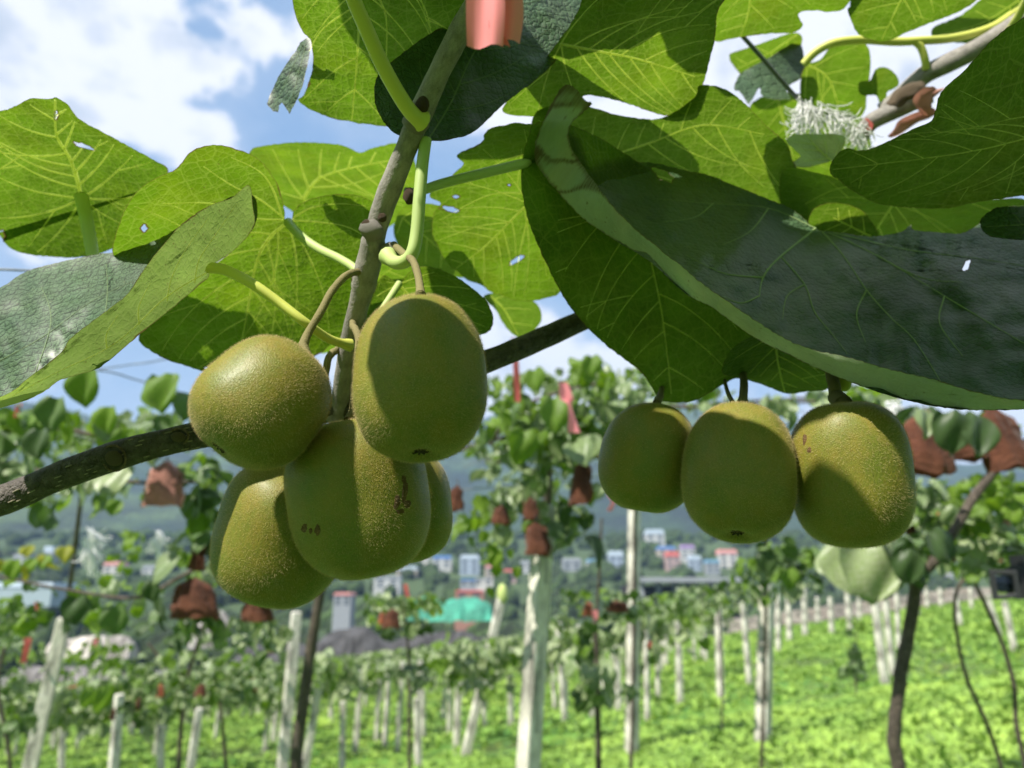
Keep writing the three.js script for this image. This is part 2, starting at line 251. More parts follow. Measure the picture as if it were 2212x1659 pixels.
function blade({ out, d, holes = [], teeth = 1.1, ragged = 0, wrinkle = 0.0018, seed = 1, cell = 20, axis, sharp = false }) {
  const depth0 = plate(d), depth = (x, y) => depth0(x, y) + wrinkle * ((fbm(x / 85 + seed * 3.1, y / 85, seed, 2) - 0.5) * 2 + 0.5 * (vnoise(x / 28 + seed, y / 28, seed) - 0.5));
  const S = (x, y) => at(x, y, depth(x, y)), r = rng(seed * 977 + 3);
  let rim = sharp ? out.map((p) => p.slice()) : catmull(out, 5, true);
  const dense = []; for (let i = 0; i < rim.length; i++) { const a = rim[i], b = rim[(i + 1) % rim.length], k = Math.max(1, Math.round(Math.hypot(b[0] - a[0], b[1] - a[1]) / 7)); for (let j = 0; j < k; j++) dense.push([lerp(a[0], b[0], j / k), lerp(a[1], b[1], j / k)]); }
  rim = dense.map((p, i) => { const a = dense[(i + dense.length - 1) % dense.length], b = dense[(i + 1) % dense.length], l = Math.hypot(b[0] - a[0], b[1] - a[1]) || 1, e = teeth * (r() - 0.45) * 1.6 + ragged * (fbm(p[0] / 22 + 9, p[1] / 22, seed, 3) - 0.5) * 3; return [p[0] + (b[1] - a[1]) / l * e, p[1] - (b[0] - a[0]) / l * e]; });
  const hs = holes.map(([x, y, rx, ry, t = 0]) => { const h = []; for (let k = 0; k < 14; k++) { const a = k / 14 * 6.283, q = 0.7 + 0.6 * r(), X = Math.cos(a) * rx * q, Y = Math.sin(a) * ry * q; h.push([x + X * Math.cos(t) - Y * Math.sin(t), y + X * Math.sin(t) + Y * Math.cos(t)]); } return h; });
  const v2 = (p) => p.map((q) => new THREE.Vector2(q[0], q[1]));
  let pts = rim.concat(...hs), tri = THREE.ShapeUtils.triangulateShape(v2(rim), hs.map(v2)).map((t) => t.slice());
  for (let pass = 0; pass < 9; pass++) {                 // split long edges until the sheet can bend
    const mids = new Map(), mid = (a, b) => { const k = a < b ? a * 1e6 + b : b * 1e6 + a; if (!mids.has(k)) { mids.set(k, pts.length); pts.push([(pts[a][0] + pts[b][0]) / 2, (pts[a][1] + pts[b][1]) / 2]); } return mids.get(k); };
    const long = (a, b) => (pts[a][0] - pts[b][0]) ** 2 + (pts[a][1] - pts[b][1]) ** 2 > cell * cell; const next = []; let any = false;
    for (let [a, b, c] of tri) {
      const l = [long(a, b), long(b, c), long(c, a)], k = l[0] + l[1] + l[2];
      if (!k) { next.push([a, b, c]); continue; } any = true;
      if (k === 3) { const x = mid(a, b), y = mid(b, c), z = mid(c, a); next.push([a, x, z], [x, b, y], [z, y, c], [x, y, z]); continue; }
      while (!(k === 1 ? l[0] : l[0] && l[1])) { [a, b, c] = [b, c, a]; l.push(l.shift()); }
      const x = mid(a, b); if (k === 1) next.push([a, x, c], [x, b, c]); else { const y = mid(b, c); next.push([a, x, c], [x, y, c], [x, b, y]); }
    }
    tri = next; if (!any) break;
  }
  const pos = new Float32Array(pts.length * 3), nor = new Float32Array(pts.length * 3), uv = new Float32Array(pts.length * 2), P = [], up = V(0, 0, 0), mean = V(0, 0, 0), centre = V(0, 0, 0);
  pts.forEach(([x, y], i) => {
    const p = S(x, y), u = S(x + 2, y).sub(p), w = S(x, y + 2).sub(p), n = w.cross(u).normalize().negate(); if (n.dot(p.clone().sub(camera.position)) > 0) n.negate();
    P.push(p); mean.add(n); centre.add(p); p.toArray(pos, i * 3); n.toArray(nor, i * 3);
  });
  mean.normalize(); centre.divideScalar(P.length);
  const ax = axis ? S(axis[1][0], axis[1][1]).sub(S(axis[0][0], axis[0][1])) : V(1, 0.3, 0); ax.addScaledVector(mean, -ax.dot(mean)).normalize(); up.crossVectors(mean, ax);
  const uvOf = (p) => { const q = p.clone().sub(centre); return [q.dot(ax) + seed * 0.013, q.dot(up) + seed * 0.029]; }, box = [9, 9, -9, -9];
  P.forEach((p, i) => { const q = uvOf(p); uv[i * 2] = q[0]; uv[i * 2 + 1] = q[1]; box[0] = Math.min(box[0], q[0]); box[1] = Math.min(box[1], q[1]); box[2] = Math.max(box[2], q[0]); box[3] = Math.max(box[3], q[1]); });
  const idx = []; for (const [a, b, c] of tri) { const e = P[b].clone().sub(P[a]).cross(P[c].clone().sub(P[a])); if (e.dot(V(nor[a * 3], nor[a * 3 + 1], nor[a * 3 + 2])) >= 0) idx.push(a, b, c); else idx.push(a, c, b); }
  const g = new THREE.BufferGeometry(); g.setAttribute('position', new THREE.BufferAttribute(pos, 3)); g.setAttribute('normal', new THREE.BufferAttribute(nor, 3)); g.setAttribute('uv', new THREE.BufferAttribute(uv, 2)); g.setIndex(idx);
  return { g, S, rim, hs, mean, depth, box, uvAt: (x, y) => uvOf(S(x, y)) };
}
// Veins lie on the blade, on the side seen: a low rounded ridge.
function onBlade(b, line, r0, r1, lift = 0.25) {
  const pos = [], uv = [], idx = [], n = line.length, W = [-1, -0.6, 0, 0.6, 1], F = line.map(([x, y]) => { const p = b.S(x, y), u = b.S(x + 2, y).sub(p), w = b.S(x, y + 2).sub(p), m = u.cross(w).normalize(); if (m.dot(p.clone().sub(camera.position)) > 0) m.negate(); return [p, m]; });
  F.forEach(([p, m], i) => { const t = F[Math.min(n - 1, i + 1)][0].clone().sub(F[Math.max(0, i - 1)][0]).normalize(), c = t.cross(m).normalize(), r = lerp(r0, r1, i / (n - 1)); for (const s of W) { const q = p.clone().addScaledVector(c, s * r).addScaledVector(m, 0.00008 + lift * r + 0.8 * r * (1 - s * s)); pos.push(q.x, q.y, q.z); uv.push(s * r, i * 0.002); } });
  for (let i = 0; i < n - 1; i++) for (let k = 0; k < 4; k++) { const a = i * 5 + k, d = a + 5; idx.push(a, d, a + 1, d, d + 1, a + 1); }
  const g = new THREE.BufferGeometry(); g.setAttribute('position', new THREE.Float32BufferAttribute(pos, 3)); g.setAttribute('uv', new THREE.Float32BufferAttribute(uv, 2)); g.setIndex(idx); g.computeVertexNormals(); return g;
}
// The blade's own print: green flesh, netted veinlets, veins and browned rims, drawn in the blade's own metres.
function bladeMap(b, mat, veins, o) {
  let [u0, v0, u1, v1] = b.box; const size = Math.max(u1 - u0, v1 - v0), N = o.res ?? 512, ppm = N / size, cv = document.createElement('canvas'); cv.width = cv.height = N; const c = cv.getContext('2d'), r = rng(o.seed * 57 + 1);
  c.fillStyle = '#000'; c.fillRect(0, 0, N, N); c.lineCap = c.lineJoin = 'round';
  const P = (q) => { const [u, v] = b.uvAt(q[0], q[1]); return [(u - u0) * ppm, (v - v0) * ppm]; }, stroke = (l, w, style) => { c.strokeStyle = style; c.lineWidth = w; c.beginPath(); l.forEach((q, i) => i ? c.lineTo(...q) : c.moveTo(...q)); c.stroke(); };
  const lines = veins.map(([l, r0]) => [l.map(P), r0]);
  for (const [l, r0] of lines) for (let i = 2; i < l.length - 1; i++) for (const s of [-1, 1]) { // rungs between the side veins
    if (r() < 0.3) continue; const dx = l[i + 1][0] - l[i - 1][0], dy = l[i + 1][1] - l[i - 1][1], L = Math.hypot(dx, dy) || 1; let x = l[i][0], y = l[i][1], a = Math.atan2(dx * s, -dy * s) + (r() - 0.5) * 0.5; const rung = [[x, y]], len = (0.004 + 0.009 * r()) * ppm; for (let k = 0; k < 5; k++) { x += Math.cos(a) * len / 5; y += Math.sin(a) * len / 5; a += (r() - 0.5) * 0.7; rung.push([x, y]); } const k = Math.round(40 + 45 * r()); stroke(rung, Math.max(0.8, 0.00022 * ppm), `rgb(${k},0,0)`);
  }
  for (const [l, r0] of lines) { const m = Math.ceil(l.length / 3); for (let q = 0; q < 3; q++) stroke(l.slice(q * m, q * m + m + 1), Math.max(0.9, 2.0 * r0 * (1 - 0.30 * q) * ppm), 'rgb(255,0,0)'); }
  c.globalCompositeOperation = 'lighter';
  for (const ring of [b.rim, ...b.hs]) { const q = ring.map(P), hole = ring !== b.rim; for (let i = 0; i < q.length; i++) { const n = fbm(ring[i][0] / 60, ring[i][1] / 60, o.seed, 3), w = hole ? 0.0014 : (0.0004 + 0.006 * Math.max(0, n - 0.60)) * (o.rimBrown ?? 1); stroke([q[i], q[(i + 1) % q.length]], Math.max(1, w * ppm), 'rgb(0,255,0)'); } }
  const px = c.getImageData(0, 0, N, N).data, out = new Uint8Array(N * N * 4), [br, bg, bb] = mat.blade, vn = mat.vein, lad = mat.ladder ?? 1, enc = (x) => Math.round(255 * Math.min(1, Math.max(0, x <= 0.0031308 ? 12.92 * x : 1.055 * Math.pow(x, 1 / 2.4) - 0.055)));
  for (let y = 0; y < N; y++) for (let x = 0; x < N; x++) {
    const i = (y * N + x) * 4, u = u0 + x / ppm, v = v0 + y / ppm, f = (q) => q - Math.floor(q), [ca, cb] = T.net(f(u / 0.075), f(v / 0.075));
    const net = Math.max(0.20 * (1 - smooth(0.02, 0.08, ca)), 0.14 * (1 - smooth(0.03, 0.13, cb))) * lad, m0 = px[i] / 255, m = Math.max(m0 > 0.6 ? m0 : m0 * lad, net), brown = px[i + 1] / 255 * 0.85, n = 0.66 + 0.56 * nz(u * 55 + o.seed * 1.7, v * 55) + 0.10 * (nz(u * 700, v * 700) - 0.5), ye = smooth(0.5, 0.75, nz(u * 38 + 3 + o.seed * 2.3, v * 38)) * 0.5, sp = nz(u * 640 + 5, v * 640 + o.seed * 1.3) > 0.84 && nz(u * 80 + o.seed, v * 80 + 2) > 0.6 ? 0.6 : 0, bw = Math.max(brown, sp);
    const col = [lerp(br * n * (1 + 0.35 * ye), vn[0], m), lerp(bg * n * (1 + 0.08 * ye), vn[1], m), lerp(bb * n, vn[2], m)], bn = [0.10, 0.055, 0.02];
    for (let k = 0; k < 3; k++) out[i + k] = enc(lerp(col[k], bn[k], bw)); out[i + 3] = 255;
  }
  const t = new THREE.DataTexture(out, N, N); t.colorSpace = THREE.SRGBColorSpace; t.magFilter = THREE.LinearFilter; t.minFilter = THREE.LinearMipmapLinearFilter; t.repeat.set(1 / size, 1 / size); t.offset.set(-u0 / size, -v0 / size); t.needsUpdate = true; return t;
}
function sideVeins(b, rib, { n = 6, a0 = 1.0, len = 260, basal = 2, bend = 0.32, seed = 1, from = 0.08 }) {
  const r = rng(seed * 31 + 5), m = catmull(rib, 10), out = [];
  const grow = (x, y, ang, turn, max, fork) => {
    const line = [[x, y]]; let l = 0;
    while (l < max) { x += Math.cos(ang) * 9; y += Math.sin(ang) * 9; ang += turn * 9 / 120 + (r() - 0.5) * 0.045; if (!inside(b.rim, x + Math.cos(ang) * 10, y + Math.sin(ang) * 10) || b.hs.some((h) => inside(h, x, y))) break; line.push([x, y]); l += 9; if (fork && line.length > 5 && r() < 0.045) { const s = -Math.sign(turn) || 1; grow(x, y, ang + s * (0.5 + 0.35 * r()), turn * 0.6, max * 0.5, false); } }
    if (line.length > 3) out.push([line, fork]);
  };
  for (const s of [-1, 1]) {
    for (let i = 0; i < n; i++) {
      const t = from + (0.92 - from) * (i + 0.5 + 0.3 * (r() - 0.5) + (s > 0 ? 0.25 : 0)) / n, k = Math.min(m.length - 2, Math.floor(t * (m.length - 1))), ang = Math.atan2(m[k + 1][1] - m[k][1], m[k + 1][0] - m[k][0]);
      grow(m[k][0], m[k][1], ang + s * (a0 + 0.12 * (r() - 0.5)), -s * bend, len * (1 - 0.35 * t), true);
    }
    const ang = Math.atan2(m[2][1] - m[0][1], m[2][0] - m[0][0]);
    for (let i = 0; i < basal; i++) grow(m[0][0], m[0][1], ang + s * (1.25 + 0.62 * i), -s * bend * 0.9, len * 0.8, true);
  }
  return out;
}
function leaf(vine, o) {                                   // a blade with midrib, side veins and petiole as its pieces
  const b = blade(o), vm = o.veinMat ?? M.vein, k = o.vk ?? 1, veins = [];
  if (o.rib) {
    veins.push([catmull(o.rib, 8), 0.0008 * k, 0.00026 * k, 'midrib']);
    if (o.sides !== 0) for (const [line, main] of sideVeins(b, o.rib, { n: o.sides ?? 6, len: o.len ?? 280, basal: o.basal ?? 2, seed: o.seed, a0: o.a0 ?? 1.0, bend: o.bend ?? 0.32 })) veins.push([line, (main ? 0.0004 : 0.00026) * k, 0.00013 * k, 'side_vein']);
  }
  for (const l of o.lines ?? []) veins.push([catmull(l, 6), 0.00045 * k, 0.00016 * k, 'side_vein']);
  const m = part('leaf', b.g, o.mat.make ? o.mat.make(bladeMap(b, o.mat, veins, o)) : o.mat, vine, o.label);
  for (const [l, r0, r1, n] of veins) part(n, onBlade(b, l, r0, r1), vm, m);
  if (o.petiole) part('petiole', tube(curve3(o.petiole), (t) => (o.pr ?? 0.0018) * (1 + 0.25 * (1 - t) ** 2 + 0.5 * smooth(0.90, 1, t)), 10), o.pm ?? M.petiole, m);
  if (globalThis.REPORT) console.log((o.tag ?? '?').padEnd(4), 'normal', b.mean.toArray().map((x) => x.toFixed(2)).join(' '), 'sun on seen side', b.mean.dot(SUN).toFixed(2));
  return m;
}

// ------------------------------------------------------------------ the setting: ground, hills, earth, walls
function groundY(x, z) {
  const D = Math.max(0, -z), R = Math.hypot(x, z);
  const d = Math.min(D, 14), e = Math.min(28, Math.max(0, D - 14));
  let y = -0.12 * d - 0.05 * e + (x > 0 ? 0.19 * Math.min(x, 2.5) + 0.135 * Math.min(24, Math.max(0, x - 2.5)) : 0.10 * Math.max(-22, x));
  y += 0.10 * (fbm(x * 0.5 + 3, z * 0.5, 0, 3) - 0.5) + 0.03 * (vnoise(x * 2.3, z * 2.3, 5) - 0.5);
  const out = smooth(43, 90, D) + smooth(60, 120, Math.max(0, R - D * 0.2) - 20) * 0; 
  return lerp(y, -11 + smooth(140, 560, D) * 46 + 2 * (fbm(x * 0.01, z * 0.01, 2, 3) - 0.5), out);
}
function polarSheet(r0, r1, nr, a0, a1, na, h, color) {
  const pos = [], col = [], uv = [], idx = [];
  for (let i = 0; i <= nr; i++) for (let k = 0; k <= na; k++) {
    const r = r0 * Math.pow(r1 / r0, i / nr), a = lerp(a0, a1, k / na), x = Math.sin(a) * r, z = -Math.cos(a) * r, y = h(x, z, r, a); pos.push(x, y, z); uv.push(x, z); if (color) col.push(...color(x, y, z, r));
  }
  for (let i = 0; i < nr; i++) for (let k = 0; k < na; k++) { const a = i * (na + 1) + k, b = a + na + 1; idx.push(a, a + 1, b, b, a + 1, b + 1); }
  const g = new THREE.BufferGeometry(); g.setAttribute('position', new THREE.Float32BufferAttribute(pos, 3)); g.setAttribute('uv', new THREE.Float32BufferAttribute(uv, 2)); if (color) g.setAttribute('color', new THREE.Float32BufferAttribute(col, 3)); g.setIndex(idx); g.computeVertexNormals(); return g;
}
{
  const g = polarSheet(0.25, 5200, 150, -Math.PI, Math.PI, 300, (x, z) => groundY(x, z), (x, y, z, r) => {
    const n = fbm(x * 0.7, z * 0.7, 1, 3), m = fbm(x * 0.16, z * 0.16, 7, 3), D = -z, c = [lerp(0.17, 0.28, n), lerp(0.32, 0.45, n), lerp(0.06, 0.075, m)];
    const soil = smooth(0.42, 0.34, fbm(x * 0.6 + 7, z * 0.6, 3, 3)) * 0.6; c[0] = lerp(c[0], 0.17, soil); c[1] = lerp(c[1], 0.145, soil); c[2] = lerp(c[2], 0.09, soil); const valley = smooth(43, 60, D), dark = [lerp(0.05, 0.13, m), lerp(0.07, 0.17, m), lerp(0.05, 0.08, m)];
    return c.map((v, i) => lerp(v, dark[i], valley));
  });
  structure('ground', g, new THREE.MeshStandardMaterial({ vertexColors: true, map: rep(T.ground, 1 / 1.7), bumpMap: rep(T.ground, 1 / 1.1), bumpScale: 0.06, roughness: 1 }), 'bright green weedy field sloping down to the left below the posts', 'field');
  const hill = polarSheet(560, 3600, 70, -0.95, 0.95, 220, (x, z, r, a) => {
    const e = 0.205 + 0.02 * Math.sin(a * 5 + 0.6) + 0.05 * (fbm(a * 5 + 11, 3, 1, 4) - 0.5) - 0.055 * smooth(0.2, 0.62, a), R = 1900, t = smooth(500, R, r);
    return 18 + t * (R * e - 40) + (r > R ? (r - R) * 0.03 : 0) + 70 * t * (fbm(x * 0.004, z * 0.004, 4, 4) - 0.5) * (r < R ? 1 : 0.4) + 9 * (fbm(x * 0.03, z * 0.03, 5, 3) - 0.5) * t;
  }, (x, y, z, r) => { const m = fbm(x * 0.006, z * 0.006, 3, 4), f = smooth(0.56, 0.66, m) * 0.6; return [lerp(0.035, 0.12, f), lerp(0.062, 0.16, f), lerp(0.03, 0.06, f)]; });
  structure('hills', hill, new THREE.MeshStandardMaterial({ vertexColors: true, map: rep(T.forest, 1 / 260), bumpMap: rep(T.forest, 1 / 260), bumpScale: 6, roughness: 1 }), 'hazy forested hillside rising behind the town', 'hills');
}
function ridge(x0, x1, D, top, foot, depth, seed, jag) {   // a heap or bank of earth, long across the view
  const n = 70, m = 12, pos = [], idx = [], uv = [];
  for (let i = 0; i <= n; i++) for (let k = 0; k <= m; k++) {
    const u = i / n, s = k / m, x = lerp(x0, x1, u), z = -D - (s - 0.5) * depth, prof = Math.sin(Math.PI * s) ** 0.7 * Math.sin(Math.PI * Math.min(1, Math.max(0, u))) ** 0.16;
    pos.push(x, foot + (top - foot) * prof * (0.8 + jag * (fbm(x * 0.5 + seed, z * 0.3, seed, 3) - 0.5)) + 0.3 * jag * (vnoise(x * 2.1, z * 2.1, seed) - 0.5), z); uv.push(x, z);
  }
  for (let i = 0; i < n; i++) for (let k = 0; k < m; k++) { const a = i * (m + 1) + k, b = a + m + 1; idx.push(a, b, a + 1, b, b + 1, a + 1); }
  const g = new THREE.BufferGeometry(); g.setAttribute('position', new THREE.Float32BufferAttribute(pos, 3)); g.setAttribute('uv', new THREE.Float32BufferAttribute(uv, 2)); g.setIndex(idx); g.computeVertexNormals(); return g;
}
const rough = (r, g, b, t = T.concrete, k = 0.5, bump = 0.05) => new THREE.MeshStandardMaterial({ color: L3(r, g, b), map: rep(t, k), bumpMap: rep(t, k), bumpScale: bump, roughness: 1 });
structure('earth_bank', ridge(-19, 6.5, 55, -0.7, -6.5, 7, 3, 0.5), rough(0.075, 0.075, 0.085), 'dark grey earth bank beyond the field below the town', 'earth bank');
structure('earth_bank', ridge(-42, -15, 52, -2.6, -9, 7, 5, 0.4), rough(0.22, 0.21, 0.22), 'grey earth bank at the left beyond the leafy rows', 'earth bank');
structure('earth_bank', ridge(3, 15, 58, -0.6, -6, 6, 8, 0.4), rough(0.10, 0.085, 0.075), 'brown earth bank behind the middle posts', 'earth bank');
structure('dirt_track', ridge(-42, -13, 46, -4.35, -7.5, 3.5, 6, 0.15), rough(0.42, 0.36, 0.28), 'pale dirt track edging the field at the left', 'dirt track');
{
  const heap = (name, x, y0, y1, w, D, mat, label, cat, seed) => { const c = at(x, y1, D), t = at(x, y0, D), hw = w / FL * D / 2; return structure(name, ridge(c.x - hw, c.x + hw, D, t.y + (t.y - c.y) * 0.35, c.y, hw * 1.2, seed, 0.6), mat, label, cat, 'thing'); };
  const o = heap('rubble_heap', 210, 1368, 1412, 100, 48, rough(0.62, 0.58, 0.56), 'whitish rubble heap behind the leftmost leaning post', 'rubble', 21); o.userData.kind = 'structure';
  const q = heap('rubble_heap', 290, 1375, 1412, 90, 49, rough(0.36, 0.34, 0.34), 'grey rubble heap right of the whitish heap', 'rubble', 22); q.userData.kind = 'structure';
  const r = heap('rubble_heap', 490, 1335, 1392, 80, 50, rough(0.34, 0.32, 0.33), 'grey rubble heap below the lowest left fruit', 'rubble', 23); r.userData.kind = 'structure';
  const net = heap('net_cover', 972, 1292, 1337, 190, 51, new THREE.MeshStandardMaterial({ color: L3(0.07, 0.42, 0.30), roughness: 0.8, map: rep(T.paper, 0.3), bumpMap: rep(T.paperBump, 0.3), bumpScale: 0.3 }), 'turquoise green net draped over a heap on the dark bank', 'net', 24); delete net.userData.kind;
}
// grass and weeds: a leafy tuft, placed again and again
{
  const r = rng(33), gs = [];
  const bladeGeo = (ang, lean, h, w) => {
    const g = new THREE.BufferGeometry(), c = Math.cos(ang), s = Math.sin(ang), P = (o, up, side) => [c * o - s * side, up, s * o + c * side];
    const v = [P(0, 0, -w * 0.3), P(0, 0, w * 0.3), P(lean * 0.45, h * 0.7, -w), P(lean * 0.45, h * 0.7, w), P(lean, h * 0.92, 0)];
    g.setAttribute('position', new THREE.Float32BufferAttribute(v.flat(), 3)); g.setAttribute('uv', new THREE.Float32BufferAttribute([0, 0, 1, 0, 0, 1, 1, 1, 0.5, 1], 2)); g.setIndex([0, 1, 2, 1, 3, 2, 2, 3, 4]); g.computeVertexNormals(); return g;
  };
  for (let i = 0; i < 12; i++) gs.push(bladeGeo(r() * 6.28, 0.3 + 0.6 * r(), 0.35 + 0.65 * r(), 0.07 + 0.1 * r()));
  const tuft = mergeGeometries(gs), spots = [];
  const put = (D, spread, size) => { const x = (r() - 0.5) * 1.5 * D * 0.98, z = -D; const dens = fbm(x * 0.6 + 7, z * 0.6, 3, 3); if (dens + 0.4 * r() < 0.40) return; spots.push([x, z, size * (0.5 + 1.1 * r() * r() + (r() < 0.04 ? 1.1 : 0)) * (0.5 + 1.0 * dens)]); };
  for (let i = 0; i < 130000; i++) put(3.0 + 11 * Math.sqrt(r()), 1, 0.07);
  for (let i = 0; i < 75000; i++) put(12 + 32 * Math.sqrt(r()), 1, 0.12);
  const im = new THREE.InstancedMesh(tuft, new THREE.MeshPhysicalMaterial({ color: L3(1, 1, 1), roughness: 1, transmission: 0.3, thickness: 0, specularIntensity: 0.4, clearcoat: 0.25, clearcoatRoughness: 0.5, side: DS }), spots.length), q = new THREE.Quaternion(), m = new THREE.Matrix4(), e = new THREE.Euler(), col = new THREE.Color();
  spots.forEach(([x, z, s], i) => { e.set((r() - 0.5) * 0.5, r() * 6.28, (r() - 0.5) * 0.5); q.setFromEuler(e); m.compose(V(x, groundY(x, z) - 0.01, z), q, V(s, s * (0.6 + 0.5 * r()), s)); im.setMatrixAt(i, m); const k = fbm(x * 0.8, z * 0.8, 9, 2) + 0.35 * (r() - 0.5); im.setColorAt(i, col.setRGB(lerp(0.20, 0.38, k), lerp(0.37, 0.54, k), lerp(0.065, 0.09, k))); });
  im.name = 'grass'; im.userData = { label: 'bright green grass and weeds covering the sloping field', category: 'grass', kind: 'stuff' }; scene.add(shadows(im));
}

// ------------------------------------------------------------------ concrete posts
function meet(x, y) {                                       // where the ray of that direction meets the ground
  const o = camera.position, v = at(x, y, 1).sub(o); let t = 1; for (let i = 0; i < 4000; i++, t += 0.015 * (1 + t * 0.1)) { const p = v.clone().multiplyScalar(t).add(o); if (p.y < groundY(p.x, p.z)) return p; } return null;
}
function beam(a, b, w, d, yaw, taper = 0.92) {               // square post with chamfered edges from foot a to head b
  const axis = b.clone().sub(a), h = axis.length(), c = 0.14, ring = [[1, -1 + c], [1, 1 - c], [1 - c, 1], [-1 + c, 1], [-1, 1 - c], [-1, -1 + c], [-1 + c, -1], [1 - c, -1]], pos = [], uv = [], idx = []; let n = 0;
  const levels = [[0, 1], [0.25, lerp(1, taper, 0.25)], [0.5, lerp(1, taper, 0.5)], [0.75, lerp(1, taper, 0.75)], [0.994, taper], [1, taper * 0.86]];
  ring.forEach((p, k) => { const q = ring[(k + 1) % 8]; levels.forEach(([t, s]) => { pos.push(p[0] * s * w / 2, t * h, p[1] * s * d / 2, q[0] * s * w / 2, t * h, q[1] * s * d / 2); uv.push(k * 0.1, t * h, k * 0.1 + 0.1, t * h); }); for (let l = 0; l < levels.length - 1; l++) { const o = n + l * 2; idx.push(o, o + 2, o + 1, o + 1, o + 2, o + 3); } n += levels.length * 2; });
  const c0 = n; pos.push(0, h, 0); uv.push(0, 0); ring.forEach((p) => { pos.push(p[0] * taper * 0.86 * w / 2, h, p[1] * taper * 0.86 * d / 2); uv.push(p[0] * 0.05, p[1] * 0.05); }); for (let k = 0; k < 8; k++) idx.push(c0, c0 + 1 + (k + 1) % 8, c0 + 1 + k);
  const g = new THREE.BufferGeometry(); g.setAttribute('position', new THREE.Float32BufferAttribute(pos, 3)); g.setAttribute('uv', new THREE.Float32BufferAttribute(uv, 2)); g.setIndex(idx); g.computeVertexNormals();
  g.rotateY(yaw); g.applyQuaternion(new THREE.Quaternion().setFromUnitVectors(V(0, 1, 0), axis.normalize())); g.translate(a.x, a.y, a.z); return g;
}
